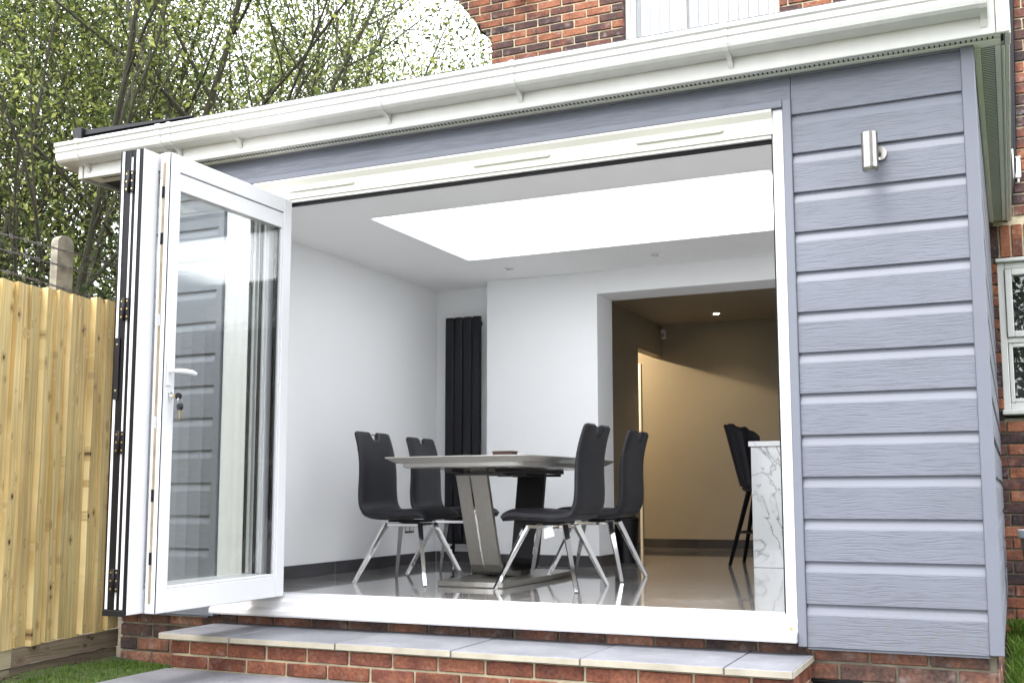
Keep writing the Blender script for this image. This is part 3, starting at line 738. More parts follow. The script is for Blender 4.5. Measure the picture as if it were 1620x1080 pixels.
# kitchen
KC, KY, KX = 2.45, 6.40, -3.30
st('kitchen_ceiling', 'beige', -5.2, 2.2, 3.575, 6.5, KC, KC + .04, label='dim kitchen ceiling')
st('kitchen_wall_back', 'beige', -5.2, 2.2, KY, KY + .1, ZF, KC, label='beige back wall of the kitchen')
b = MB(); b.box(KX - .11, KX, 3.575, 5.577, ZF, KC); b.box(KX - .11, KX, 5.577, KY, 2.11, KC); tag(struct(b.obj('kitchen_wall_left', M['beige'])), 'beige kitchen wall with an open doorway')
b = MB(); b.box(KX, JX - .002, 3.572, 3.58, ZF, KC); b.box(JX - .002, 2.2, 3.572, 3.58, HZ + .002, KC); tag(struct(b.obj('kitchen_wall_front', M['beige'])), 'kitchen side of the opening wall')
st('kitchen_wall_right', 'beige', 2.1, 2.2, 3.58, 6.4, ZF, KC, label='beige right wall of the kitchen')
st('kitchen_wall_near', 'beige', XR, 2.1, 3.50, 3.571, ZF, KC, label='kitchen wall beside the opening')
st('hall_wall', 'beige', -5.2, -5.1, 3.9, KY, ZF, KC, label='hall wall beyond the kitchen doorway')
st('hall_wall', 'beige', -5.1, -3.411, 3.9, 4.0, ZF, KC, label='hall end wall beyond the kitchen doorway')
# skirting tiles (split in lengths)
def skirt(axis, fixed, a, b_, sgn, mname='skirt', h=.088):
    root = MB()
    segs = []; x = a
    while x < b_ - .001:
        segs.append((x, min(x + .6, b_))); x += .6
    return segs
def skirting(name, label, runs, m='skirt'):
    root = thing(name, (runs[0][1], runs[0][2], ZF), label, 'skirting')
    root['kind'] = 'structure'; del root['category']
    for (ax, p, a, b_, s) in [(r[0], r[1], r[2], r[3], r[4]) for r in runs]:
        x = a
        while x < b_ - .01:
            e = min(x + .6, b_)
            if ax == 'x': bx('tile', m, root, x + .001, e - .001, min(p, p + s * .012), max(p, p + s * .012), ZF + .0005, ZF + .088, .002)
            else: bx('tile', m, root, min(p, p + s * .012), max(p, p + s * .012), x + .001, e - .001, ZF + .0005, ZF + .088, .002)
            x = e
skirting('skirting', 'dark grey tile skirting around the dining room walls', [('y', XL, .14, 3.434, 1), ('x', 3.447, XL + .013, PX - .001, -1), ('y', PX, 3.209, 3.434, -1), ('x', PY, PX - .012, JX + .012, -1), ('y', JX, 3.221, 3.57, 1)])
skirting('skirting', 'dark brown tile skirting along the kitchen back wall', [('x', KY, -3.535, 2.1, -1), ('y', KX, 3.6, 5.5, 1)])

# kitchen door architrave seen in the hall
da = thing('door_frame', (-3.56, 6.36, ZF), 'pale painted door frame against the back wall of the hall', 'door frame')
bx('architrave', 'wall', da, -3.625, -3.575, 6.372, 6.399, ZF, 2.05, .004)
bx('door_lining', 'wall', da, -3.572, -3.540, 6.382, 6.399, ZF, 2.05, .004)

# =================================================================== BIFOLD DOORS
bd = thing('bifold_door', (-2.3, 0, .02), 'white bifold doors folded open against the left end of the opening', 'bifold door')
FX0, FX1 = -3.850, -.7495
b = MB()
b.box(-.797, FX1, -.012, .075, .115, 2.3565, .003)
b.box(-.8055, -.7965, .02, .06, .135, 2.247, .001)
b.obj('frame_jamb', M['alu'], bd)
bx('jamb_gasket', 'black', bd, -.8085, -.806, .012, .06, .135, 2.217)
bx('frame_jamb', 'alu', bd, FX0, -3.66, -.012, .075, .115, 2.3565, .003)
b = MB(); b.extrude([(-.030, 2.3565), (-.030, 2.345), (-.012, 2.318), (-.010, 2.2475), (.075, 2.2475), (.075, 2.3565)], -3.6595, -.7975, 'x'); b.obj('frame_head', M['cream'], bd)
tr = MB(); tr.box(-3.66, -.806, .0, .02, 2.232, 2.2465); tr.box(-3.66, -.806, .045, .07, 2.225, 2.2465); tr.obj('head_track', M['soffit'], bd)
bx('head_gasket', 'black', bd, -3.66, -.806, .0205, .0445, 2.2175, 2.246)
for xc in (-3.22, -2.09, -1.23):
    b = MB()
    L_ = .20
    pts = [(-math.cos(a) * .0105 + sx * L_, math.sin(a) * .0105) for sx, rng in ((-1, (-90, 90)), (1, (90, 270))) for a in [R(rng[0] + (rng[1] - rng[0]) * q / 8) for q in range(9)]]
    V = [(xc + (p[0] if True else 0), -.0125, 2.291 + p[1]) for p in pts] + [(xc + p[0] * .985, -.025, 2.291 + p[1] * .6) for p in pts]
    n = len(pts)
    b.add(V, [(i, (i + 1) % n, n + (i + 1) % n, n + i) for i in range(n)] + [tuple(range(n, 2 * n))], True)
    b.obj('trickle_vent', M['cream'], bd)
b = MB()
b.extrude([(-.062, .022), (-.066, .030), (-.064, .052), (-.030, .066), (-.026, .070), (-.026, .098), (-.012, .112), (-.012, .120), (.075, .120), (.075, .022)], FX0, FX1, 'x'); b.obj('sill', M['alu'], bd)
b = MB(); b.box(-3.66, -.80, -.004, .008, .1205, .133, .001); b.box(-3.66, -.80, .055, .074, .1205, .135, .001); b.obj('floor_track', M['alu'], bd)
bx('track_gasket', 'black', bd, -3.66, -.80, .009, .054, .1205, .128)
b = MB(); b.tube([(-.775, -.027, .078), (-.775, -.034, .078)], .007, 8); b.obj('drain_cap', M['brass'], bd)

def leaf(x0, x1, y0, y1, hinge_gasket, name_label=None, A=False):
    """a leaf lying in the plane x0..x1 (thin), from y0 (free end) to y1 (wall end)"""
    zb, zt = .125, 2.237
    lf = bx('leaf_frame', 'alu', bd, 0, 0.001, 0, 0.001, 0, 0.001)  # replaced below
    COL.objects.unlink(lf); bpy.data.objects.remove(lf)
    b = MB(); c = .003
    sw, tr_, br = (.068 if A else .098), .080, .105
    b.box(x0, x1, y0, y0 + sw, zb, zt, c); b.box(x0, x1, y1 - sw, y1, zb, zt, c)
    b.box(x0, x1, y0 + sw, y1 - sw, zb, zb + br, c); b.box(x0, x1, y0 + sw, y1 - sw, zt - tr_, zt, c)
    o = b.obj('door_leaf', M['alu'], bd)
    if name_label: o['label'] = name_label
    xm = (x0 + x1) / 2
    # glazing beads, inset
    for (za, zc_, ya, yb_) in ((zb + br, zb + br + .014, y0 + sw, y1 - sw), (zt - tr_ - (.088 if A else .014), zt - tr_ - .004, y0 + sw, y1 - sw)):
        bx('bead', 'alu', o, x0 + .010, x1 - .006, ya, yb_, za + .001, zc_, .002)
    zt2 = zt - tr_ - (.088 if A else .014)
    for (ya, yb_) in ((y0 + sw, y0 + sw + .013), (y1 - sw - .013, y1 - sw)):
        bx('bead', 'alu', o, x0 + .010, x1 - .006, ya, yb_, zb + br + .0145, zt2 - .0005, .002)
    bx('spacer', 'black', o, xm - .008, xm + .008, y1 - sw - (.030 if A else .021), y1 - sw - .0135, zb + br + .015, zt2 - .001)
    bx('pane', 'glass', o, xm + .010, xm + .014, y0 + sw + .0135, y1 - sw - .0135, zb + br + .0145, zt2 - .0005)
    return o
# A: the lockable leaf facing the room
A = leaf(-3.468, -3.4065, -.938, -.012, True, 'lockable leaf with lever handle and keys', True)
bx('gasket', 'black', A, -3.4065, -3.4035, -.9415, -.9375, .128, 2.234)
bx('lock_strip', 'steelplate', A, -3.446, -3.434, -.9412, -.9382, .17, 2.19)
for z in (.34, .62, .95, 1.42, 1.80, 2.02):
    bx('keep', 'chrome' if z in (.95, 1.42) else 'black', A, -3.447, -3.433, -.9440, -.9413, z, z + .055)
for z in (.20, .9, 1.6, 2.12):
    b = MB(); b.tube([(-3.458, -.9383, z), (-3.458, -.9405, z)], .003, 6); b.obj('screw', M['chrome'], A)
# handle and lock cylinder
hd = MB(); hd.box(-3.4063, -3.399, -.920, -.892, 1.145, 1.262, .003); hd.tube([(-3.404, -.905, 1.212), (-3.352, -.905, 1.212)], .009, 10)
hp = [(-3.356, -.908, 1.212), (-3.352, -.890, 1.213), (-3.350, -.86, 1.214), (-3.350, -.81, 1.212), (-3.352, -.785, 1.208)]
hd.tube(hp, [.010, .0115, .012, .0125, .009], 10)
hnd = hd.obj('handle', M['alu'], A)
b = MB(); b.box(-3.4063, -3.398, -.902, -.880, 1.075, 1.118, .003); b.tube([(-3.40, -.891, 1.098), (-3.385, -.891, 1.098)], .008, 10); b.obj('lock_cylinder', M['chrome'], A)
ky = thing('key_ring', (-3.375, -.888, 1.095), 'two keys with black heads hanging from the lock of the white door', 'keys')
b = MB(); b.box(-3.384, -3.352, -.8925, -.8895, 1.092, 1.104, .001); b.obj('key_blade', M['brass'], ky)
b = MB(); b.tube([(-3.356, -.897, 1.098), (-3.356, -.885, 1.098)], .015, 14); b.obj('key_head', M['blackpl'], ky)
b = MB(); b.tube([(-3.350 + .0, -.886 + .016 * math.cos(t), 1.076 + .016 * math.sin(t)) for t in [2 * math.pi * q / 16 for q in range(17)]], .0012, 6, False); b.obj('ring', M['chrome'], ky)
b = MB(); b.tube([(-3.356, -.890, 1.050), (-3.350, -.874, 1.050)], .016, 14); b.obj('key_head', M['blackpl'], ky)
b = MB(); b.box(-3.355, -3.352, -.886, -.877, .990, 1.037, .001); b.obj('key_blade', M['brass'], ky)
# B and C: the hinged pair
B_ = leaf(-3.545, -3.482, -1.030, -.012, True, 'middle folded leaf with black gaskets')
C_ = leaf(-3.610, -3.547, -1.030, -.012, True, 'outer folded leaf against the fence side')
for lf, x0, x1 in ((B_, -3.545, -3.482), (C_, -3.610, -3.547)):
    bx('end_gasket', 'black', lf, x0 - (.004 if lf is C_ else -.0005), x1 - .0005, -1.0345, -1.0302, .127, 2.236)
bx('end_rib', 'alu', C_, -3.601, -3.588, -1.0375, -1.0347, .150, 2.232)
bx('end_rib', 'alu', B_, -3.5455, -3.5365, -1.0375, -1.0347, .150, 2.20)
bx('end_rib', 'alu', B_, -3.517, -3.500, -1.0375, -1.0347, .150, 2.232)
bx('end_cap', 'blackpl', C_, -3.612, -3.484, -1.042, -1.035, .120, .146, .002)
bx('lock_keep', 'blackpl', C_, -3.598, -3.572, -1.0420, -1.0376, 1.08, 1.36, .001)
for z in (1.12, 1.33):
    b = MB(); b.tube([(-3.585, -1.0421, z), (-3.585, -1.0440, z)], .005, 8); b.obj('screw', M['chrome'], C_)
for z in (.275, .885, 1.49, 2.085):
    hg = bx('hinge', 'blackpl', B_, -3.572, -3.522, -1.0455, -1.0380, z - .05, z + .05, .002)
    b = MB(); b.tube([(-3.547, -1.049, z - .052), (-3.547, -1.049, z + .052)], .006, 8); b.obj('hinge_pin', M['black'], B_)
    s = MB()
    for dx in (-.016, .016):
        for dz in (-.036, 0, .036): s.tube([(-3.547 + dx, -1.0453, z + dz), (-3.547 + dx, -1.0485, z + dz)], .0038, 8)
    s.obj('screw', M['brass'], B_)

# =================================================================== STEP
stp = thing('brick_step', (-2.25, -.2, -.205), 'low red brick step with grey stone treads below the doors', 'step')
bx('step_core', 'mortar', stp, -3.770, -.712, -.408, .044, -.235, -.0655)
lay(stp, M['brick_step'], -3.778, -.704, -.416, -.2005, 2, .0700, .2335, .011, depth=.03, left=lambda c: -3.778)
lay(stp, M['brick_step'], -.38, .03, -.704, -.2005, 2, .0700, .2335, .011, depth=.03, axis='y')
b = MB()
tx = [-3.84, -3.40, -2.79, -2.185, -1.575, -.965, -.696]
for i in range(len(tx) - 1):
    x0, x1 = tx[i] + (.003 if i else 0), tx[i + 1] - (.003 if i < len(tx) - 2 else 0)
    zt = -.033 + rnd.uniform(-.0015, .0015)
    s = bx('slab', 'slab', stp, x0, x1, -.440, .042, -.0625, zt, .003)
    bx('slab_edge', 'slab_edge', s, x0 + .002, x1 - .002, -.4425, -.4402, -.0605, zt - .003)
bx('slab_edge', 'slab_edge', stp, -.6958, -.6935, -.438, .04, -.0605, -.036)
bx('joint_mortar', 'mortar_dark', stp, -3.83, -.70, -.436, .040, -.0645, -.0385)

# =================================================================== FENCE
fn = thing('fence', (-4.65, -1.5, -.3), 'new pale feather edge timber fence along the left side', 'fence')
fv = []
for k in range(8):
    b = MB()
    w = .112 if k % 3 else .095
    th = .034 + .010 * (k % 2)
    V = []
    n = 14
    ph = rnd.uniform(0, 6)
    for q in range(n + 1):
        z = 1.86 * q / n; wv = .0022 * math.sin(q * .9 + ph)
        zt = z + (rnd.uniform(-.007, .007) if q == n else 0)
        V += [(0, wv, zt), (.006, wv, zt), (th, -w + wv, zt + (.003 if q == n else 0)), (0, -w + wv, zt)]
    F = [(0, 3, 2, 1), tuple(n * 4 + i for i in (0, 1, 2, 3))]
    for q in range(n):
        o_ = q * 4; F += [(o_ + i, o_ + (i + 1) % 4, o_ + 4 + (i + 1) % 4, o_ + 4 + i) for i in range(4)]
    b.add(V, F)
    fv.append(b.mesh('fence_board', M['fence']))
yy = .10
nails = MB()
while yy > -3.6:
    bot = -.108 + rnd.uniform(-.006, .006) + min(yy, 0) * .035
    o = link('fence_board', rnd.choice(fv), fn, (-4.655 + rnd.uniform(-.003, .003), yy, bot))
    o.scale = (1, 1, (1.762 + rnd.uniform(-.006, .006) - bot) / 1.86)
    o.rotation_euler = (rnd.uniform(-.004, .004), 0, R(rnd.uniform(-2.5, 2.5)))
    for z in (.18, .88, 1.58): nails.tube([(-4.64, yy - .055, z + rnd.uniform(-.01, .01)), (-4.628, yy - .055, z + rnd.uniform(-.01, .01))], .0022, 5)
    yy -= rnd.choice((.074, .086, .094, .098))
struct(nails.obj('nail', M['wire'], fn), 'stuff')
for z in (.15, .85, 1.55): bx('rail', 'fence', fn, -4.70, -4.658, -3.6, .1, z, z + .07, .002)
gb = [( .10, -.62), (-.622, -2.4), (-2.402, -3.6)]
for i, (ya, yb_) in enumerate(gb):
    m = 'gravelboard' if i == 0 else 'gravelboard_pale'
    b = MB()
    n = 12
    for (z0, z1, off) in ((-.205, -.112, 0), (-.310, -.212, -.008)):
        V = []; F = []
        for q in range(n + 1):
            y = ya + (yb_ - ya) * q / n; dz = (.035 * min(y, 0)) + rnd.uniform(-.003, .003)
            V += [(-4.640 + off, y, z0 + dz + rnd.uniform(-.006, .004)), (-4.640 + off + rnd.uniform(-.003, .003), y, z1 + dz), (-4.69, y, z1 + dz), (-4.69, y, z0 + dz)]
        for q in range(n):
            a = q * 4; F += [(a + k, a + (k + 1) % 4, a + 4 + (k + 1) % 4, a + 4 + k) for k in range(4)]
        F += [(0, 1, 2, 3), tuple(n * 4 + k for k in (3, 2, 1, 0))]
        bb = MB(); bb.add(V, F)
        o = bb.obj('gravel_board', M[m], fn)
        o['label'] = 'dark weathered timber board under the fence' if i == 0 else 'paler timber board under the fence'
# rubble at the fence foot
b = MB()
for k in range(60):
    x = rnd.uniform(-4.62, -4.50); y = rnd.uniform(-1.1, .03); s_ = rnd.uniform(.004, .014)
    V = [(x + rnd.uniform(-1, 1) * s_, y + rnd.uniform(-1, 1) * s_, -.262 + rnd.uniform(-.3, 1) * s_) for q in range(8)]
    c = Vector((x, y, -.262)); V = [(c + (Vector((sx, sy, sz)) + Vector([rnd.uniform(-.3, .3) for _ in range(3)])) * s_) for sx in (-1, 1) for sy in (-1, 1) for sz in (-.6, .6)]
    b.add(V, [(0, 1, 3, 2), (4, 6, 7, 5), (0, 4, 5, 1), (2, 3, 7, 6), (0, 2, 6, 4), (1, 5, 7, 3)])
tag(b.obj('rubble', M['soil']), 'small stones and mortar crumbs at the foot of the fence', kind='stuff')

# concrete post + barbed wires
cp = MB()
x0, x1, y0, y1 = -4.99, -4.935, -.185, -.068
prof = [(y0, -.3), (y0, 2.12)] + [((y0 + y1) / 2 - math.cos(R(180 * q / 8)) * (y1 - y0) / 2, 2.12 + math.sin(R(180 * q / 8)) * .05) for q in range(9)] + [(y1, 2.12), (y1, -.3)]
cp.extrude(prof, x0, x1, 'x')
tag(cp.obj('concrete_post', M['concrete']), 'weathered round topped concrete post standing behind the timber fence', 'post')
for i, (za, zb_, lab) in enumerate(((2.07, 2.075, 'top strand of rusty barbed wire above the fence'), (1.983, 1.976, 'middle strand of rusty barbed wire above the fence'), (1.868, 1.833, 'lowest strand of rusty barbed wire just over the fence top'))):
    b = MB(); ys = np.linspace(-3.0, 1.6, 60)
    for st_ in (0, 1):
        b.tube([(-4.915 + .0035 * math.cos(y * 60 + st_ * math.pi), y, za + (zb_ - za) * (y + .58) / .83 + .0035 * math.sin(y * 60 + st_ * math.pi) - .012 * math.sin((y + 3) * 2.2)) for y in ys], .0026, 5, False)
    for y in np.arange(-2.9, 1.5, .095):
        z = za + (zb_ - za) * (y + .58) / .83 - .012 * math.sin((y + 3) * 2.2)
        for a in (0.6, 2.1): b.tube([(-4.915 + .016 * math.cos(a), y - .004, z + .016 * math.sin(a)), (-4.915 - .016 * math.cos(a), y + .004, z - .016 * math.sin(a))], .0018, 4, False)
    tag(b.obj('barbed_wire', M['wire']), lab, 'barbed wire', 'barbed wire strands above the fence')

# =================================================================== MAIN HOUSE
hs = thing('brick_house', (0, 5, -.3), 'two storey house of mixed red and purple brick behind the extension', 'house')
UY = 3.80; RY = 3.27
# upper wall
rest = MB()
WX0, WX1, WZ0, WZ1 = -2.80, -1.455, 4.30, 5.75
def up_hole(a, b_, z0, z1):
    if z1 > WZ0 and z0 < WZ1:
        out = []
        if a < WX0: out.append((a, min(b_, WX0)))
        if b_ > WX1: out.append((max(a, WX1), b_))
        return out
    return [(a, b_)]
CZ = .0750
c0 = int((4.59 - 2.75) / CZ)
def up_left(c):
    z = 2.735 + c * CZ
    k = (z - 4.765) / CZ
    base = -4.081
    if k > -.5: base -= .057 * min(int(k + 1), 12)
    return base
lay(hs, M['brick_house'], -4.081, 2.4, UY, 2.735, 48, CZ, .235, .0135, hole=up_hole, left=up_left, keep=lambda x, z: 4.42 < z < 5.55 and x < -.75, rest=rest)
bx('wall_core', 'mortar_house', hs, -4.07, WX0 - .012, UY + .012, UY + .25, 2.73, 6.3)
bx('wall_core', 'mortar_house', hs, WX1 + .012, 2.4, UY + .012, UY + .25, 2.73, 6.3)
bx('wall_core', 'mortar_house', hs, WX0 - .012, WX1 + .012, UY + .012, UY + .25, 2.73, WZ0)
bx('wall_core', 'mortar_house', hs, WX0 - .012, WX1 + .012, UY + .012, UY + .25, WZ1, 6.3)
b = MB()
for c in range(48):
    z = 2.735 + c * CZ; xl = up_left(c)
    if xl < -4.09: b.box(xl + .006, -4.07, UY + .012, UY + .25, z - .011, z + CZ - .0115)
b.obj('corbel_core', M['mortar_house'], hs)
struct(rest.obj('brickwork', M['brick_house'], hs), 'stuff') if rest.v else None
# side return & gable end
bx('side_wall', 'brick_house', hs, -4.06, -3.9, UY + .255, 8.0, 2.4, 6.3)
# lower right wall
rest = MB()
VX0, VX1, VZ0, VZ1 = .082, 1.35, 1.165, 2.242
def lo_hole(a, b_, z0, z1):
    if z1 > VZ0 - .005 and z0 < 2.50:
        zz = VZ1 if z0 > VZ1 - .02 else None
        if z0 > VZ1 - .03:            # soldier course zone
            h0, h1 = VX0 - .045, VX1 + .045
        else: h0, h1 = VX0, VX1
        out = []
        if a < h0: out.append((a, min(b_, h0)))
        if b_ > h1: out.append((max(a, h1), b_))
        return out
    return [(a, b_)]
lay(hs, M['brick_house'], -.02, 2.4, RY, -.28, 58, .0785, .235, .011, hole=lo_hole, keep=lambda x, z: x < .46 and z < 4.2, rest=rest)
bx('wall_core', 'mortar_dark', hs, .03, VX0 - .010, RY + .012, RY + .22, -.3, 4.35)
bx('wall_core', 'mortar_dark', hs, VX1 + .010, 2.4, RY + .012, RY + .22, -.3, 4.35)
bx('wall_core', 'mortar_dark', hs, VX0 - .010, VX1 + .010, RY + .012, RY + .22, -.3, VZ0 - .02)
bx('wall_core', 'mortar_house', hs, VX0 - .010, VX1 + .010, RY + .012, RY + .22, VZ1 + .02, 4.35)
bx('wall_core', 'mortar_house', hs, .03, 2.4, RY + .222, UY + .01, 2.74, 4.35)
struct(rest.obj('brickwork', M['brick_house'], hs), 'stuff')
sv = MB(); sv.box(0, .064, 0, .05, 0, .222, .004); sv = sv.mesh('brick', M['brick_house'])
x = VX0 - .045
while x < VX1 + .03:
    link('brick', sv, hs, (x, RY + rnd.uniform(-.002, .002), 2.262)); x += .0755
# a casement window builder
def window(parent, x0, x1, z0, z1, y, mull, label, top_split=None, blinds=False):
    w = bx('window', 'upvc', parent, x0, x0 + .045, y, y + .06, z0, z1, .004); w['label'] = label
    bx('frame', 'upvc', w, x1 - .045, x1, y, y + .06, z0, z1, .004)
    bx('frame', 'upvc', w, x0 + .0455, x1 - .0455, y, y + .06, z1 - .045, z1, .004)
    bx('frame', 'upvc', w, x0 + .0455, x1 - .0455, y, y + .06, z0, z0 + .045, .004)
    xs = [x0 + .0455] + [m for mm in mull for m in (mm - .02, mm + .02)] + [x1 - .0455]
    for mm in mull: bx('mullion', 'upvc', w, mm - .0195, mm + .0195, y + .004, y + .056, z0 + .0455, z1 - .0455, .003)
    for i in range(0, len(xs), 2):
        a, b_ = xs[i], xs[i + 1]
        parts = [(z0 + .0455, z1 - .0455)] if top_split is None else [(z0 + .0455, top_split - .018), (top_split + .018, z1 - .0455)]
        if top_split is not None: bx('transom', 'upvc', w, a, b_, y + .004, y + .056, top_split - .0175, top_split + .0175, .003)
        for pi, (p0, p1) in enumerate(parts):
            sw = .046 if (pi == 1 or top_split is None) else .030
            yo = -.012 if pi == 1 else .006
            s = MB(); s.box(a + .003, a + sw, y + yo, y + .045, p0 + .003, p1 - .003, .004); s.box(b_ - sw, b_ - .003, y + yo, y + .045, p0 + .003, p1 - .003, .004)
            s.box(a + sw + .0005, b_ - sw - .0005, y + yo, y + .045, p0 + .003, p0 + sw, .004); s.box(a + sw + .0005, b_ - sw - .0005, y + yo, y + .045, p1 - sw, p1 - .003, .004)
            s.obj('sash', M['upvc'], w)
            bx('pane', 'glass', w, a + sw - .004, b_ - sw + .004, y + .026, y + .030, p0 + sw - .004, p1 - sw + .004)
    return w
wn1 = window(hs, VX0, VX1, 1.205, VZ1 - .02, RY + .012, (.62,), 'white casement window beside the extension', 1.68)
bx('window_sill', 'upvc', hs, VX0 - .010, VX1 + .01, RY - .035, RY + .06, 1.168, 1.2035, .006)
bx('window_hood', 'upvc', hs, VX0 - .008, VX1 + .008, RY - .020, RY + .06, VZ1 - .0185, VZ1 + .008, .005)
dr = MB(); dr.box(VX0 - .005, VX1 + .005, RY + .16, RY + .20, 1.17, VZ1); dr.obj('painted_dark_sheet', M['dark_room'], hs)  # added dark sheet paints the room's dimness behind the glass
wn2 = window(hs, WX0, WX1, WZ0, WZ1 - .05, UY + .05, (-2.32,), 'white upper window with vertical blinds behind the glass')
bx('reveal', 'brick_house', hs, WX0 - .012, WX0 - .001, UY + .004, UY + .11, WZ0, WZ1)
bx('reveal', 'brick_house', hs, WX1 + .001, WX1 + .012, UY + .004, UY + .11, WZ0, WZ1)
bsl = MB(); bsl.box(0, .080, 0, .003, 0, 1.30); bsl = bsl.mesh('blind_slat', M['blind'])
x = WX0 + .03; q = 0
while x < WX1 - .1:
    o = link('blind_slat', bsl, hs, (x, UY + .14, WZ0 + .03)); o.rotation_euler = (0, 0, R(24)); x += .0865; q += 1
bx('room_lining', 'concrete', hs, WX0 - .01, WX1 + .01, UY + .235, UY + .245, WZ0, WZ1)
# roof, barge board and gutter pieces at the top left
b = MB(); b.extrude([(-5.0, 5.28), (-4.29, 5.28), (-4.29, 5.215), (-4.35, 5.20), (-5.0, 5.62)][:5], UY - .02, UY + .04, 'y')
b = MB(); b.add([(-4.95, UY - .04, 5.75), (-4.26, UY - .04, 5.29), (-4.26, UY - .04, 5.36), (-4.95, UY - .04, 5.83), (-4.95, UY + .03, 5.75), (-4.26, UY + .03, 5.29), (-4.26, UY + .03, 5.36), (-4.95, UY + .03, 5.83)],
    [(0, 1, 2, 3), (4, 7, 6, 5), (0, 4, 5, 1), (3, 2, 6, 7), (0, 3, 7, 4), (1, 5, 6, 2)]); b.obj('barge_board', M['blackpl'], hs)
b = MB(); b.tube([(-4.23, UY + .10, 5.26), (-4.235, UY + .10, 5.02), (-4.20, UY + .10, 4.95), (-4.12, UY + .10, 4.90), (-4.06, UY + .11, 4.88)], .052, 12); b.obj('downpipe', M['blackpl'], hs)
b = MB(); b.box(-4.9, 2.6, UY - .25, 8.2, 6.30, 6.38); b.obj('roof', M['roofing'], hs)
b = MB(); b.tube([(.300, RY - .045, 2.76), (.300, RY - .045, 4.3)], .0001, 6) if False else None
b = MB(); b.tube([(.208, 2.2, 2.52), (.208, 2.2, 2.70)], .004, 6); b.obj('cable_clip', M['plastic_w'], hs)
b = MB(); b.tube([(.150, RY - .034, 2.40 + .1), (.222, RY - .034, 2.85), (.268, RY - .034, 4.30)], .022, 10); b.obj('service_pipe', M['blackpl'], hs)
# white junction box and cctv camera on the brick
jb = thing('junction_box', (.25, RY, 2.87), 'small white junction box on the brick wall at the right edge', 'junction box')
bx('box', 'plastic_w', jb, .229, .268, RY - .045, RY - .004, 2.80, 2.94, .005); bx('lid', 'plastic_w', jb, .226, .271, RY - .05, RY - .0455, 2.94, 2.948, .001)
b = MB(); b.tube([(.25, RY - .02, 2.80), (.25, RY - .02, 2.77)], .008, 8); b.obj('cable_gland', M['plastic_w'], jb)

def dome(name, c, rad, m, parent, squash=1.0, seg=20, rings=8, lower=True):
    b = MB(); V = []; F = []
    for i in range(rings + 1):
        a = (math.pi / 2) * i / rings
        for k in range(seg):
            t = 2 * math.pi * k / seg
            V.append((c[0] + rad * math.cos(a) * math.cos(t), c[1] + rad * math.cos(a) * math.sin(t), c[2] + (-1 if lower else 1) * rad * math.sin(a) * squash))
    for i in range(rings):
        for k in range(seg): F.append((i * seg + k, i * seg + (k + 1) % seg, (i + 1) * seg + (k + 1) % seg, (i + 1) * seg + k))
    b.add(V, F, True); return b.obj(name, m, parent)
cc = thing('security_camera', (-3.74, UY, 5.18), 'white turret security camera on the upper brick wall', 'camera')
b = MB(); b.tube([(-3.74, UY - .004, 5.185), (-3.74, UY - .055, 5.185)], [.062, .060], 24); b.obj('base', M['plastic_w'], cc)
b = MB()
V = []; F = []; seg, rings = 24, 12
for i in range(rings + 1):
    a = -math.pi / 2 + math.pi * i / rings
    for k in range(seg):
        t = 2 * math.pi * k / seg; V.append((-3.74 + .058 * math.cos(a) * math.cos(t), UY - .085 + .058 * math.cos(a) * math.sin(t), 5.15 + .058 * math.sin(a)))
for i in range(rings):
    for k in range(seg): F.append((i * seg + k, i * seg + (k + 1) % seg, (i + 1) * seg + (k + 1) % seg, (i + 1) * seg + k))
b.add(V, F, True); b.obj('turret', M['plastic_w'], cc)
b = MB(); b.tube([(-3.735, UY - .125, 5.135), (-3.732, UY - .146, 5.125)], [.030, .028], 20); b.obj('lens', M['blackpl'], cc)

# =================================================================== WALL LIGHT
wlgt = thing('wall_light', (-.337, 0, 2.08), 'brushed steel up and down wall light on the grey cladding', 'wall light')
b = MB(); b.tube([(-.342, -.016, 2.09), (-.342, -.030, 2.09)], .031, 28); b.obj('wall_plate', M['steel'], wlgt)
b = MB(); b.tube([(-.345, -.028, 2.09), (-.360, -.075, 2.09)], .014, 14); b.obj('arm', M['steel'], wlgt)
b = MB(); b.tube([(-.372, -.105, 2.008), (-.372, -.105, 2.160)], .034, 36); b.obj('tube_body', M['steel'], wlgt)
b = MB(); b.tube([(-.372, -.105, 1.998), (-.372, -.105, 2.0075)], [.030, .034], 36); b.obj('end_ring', M['steel'], wlgt)
b = MB(); b.tube([(-.372, -.105, 1.9965), (-.372, -.105, 1.9978)], .022, 24); b.obj('lens', M['lens'], wlgt)
b = MB(); b.tube([(-.340, -.0325, 2.065), (-.340, -.038, 2.065)], .006, 10); b.obj('screw', M['chrome'], wlgt)

# =================================================================== DOWNLIGHTS
def downlight(x, y, z, label, lit=False, grp='recessed ceiling downlights'):
    t = thing('downlight', (x, y, z), label, 'downlight', grp)
    b = MB(); V = []; seg = 28
    for rr, dz in ((.045, 0), (.045, -.006), (.034, -.006), (.030, .004)):
        for k in range(seg):
            a = 2 * math.pi * k / seg; V.append((x + rr * math.cos(a), y + rr * math.sin(a), z - .0005 + dz if dz <= 0 else z - .0005))
    b.add(V, [(i * seg + k, i * seg + (k + 1) % seg, (i + 1) * seg + (k + 1) % seg, (i + 1) * seg + k) for i in range(3) for k in range(seg)], True)
    b.obj('trim_ring', M['plastic_w'] if lit else M['chrome'], t)
    b = MB(); b.tube([(x, y, z - .002), (x, y, z - .0035)], .029, 24); b.obj('lamp', M['lit'] if lit else M['lens'], t)
    return t
downlight(-3.449, 2.83, ZC, 'unlit downlight in the dining room ceiling above the pier')
downlight(-2.242, 2.83, ZC, 'unlit downlight in the dining room ceiling near the kitchen opening')
dk = downlight(-2.554, 5.85, KC, 'lit downlight in the dim kitchen ceiling', True)
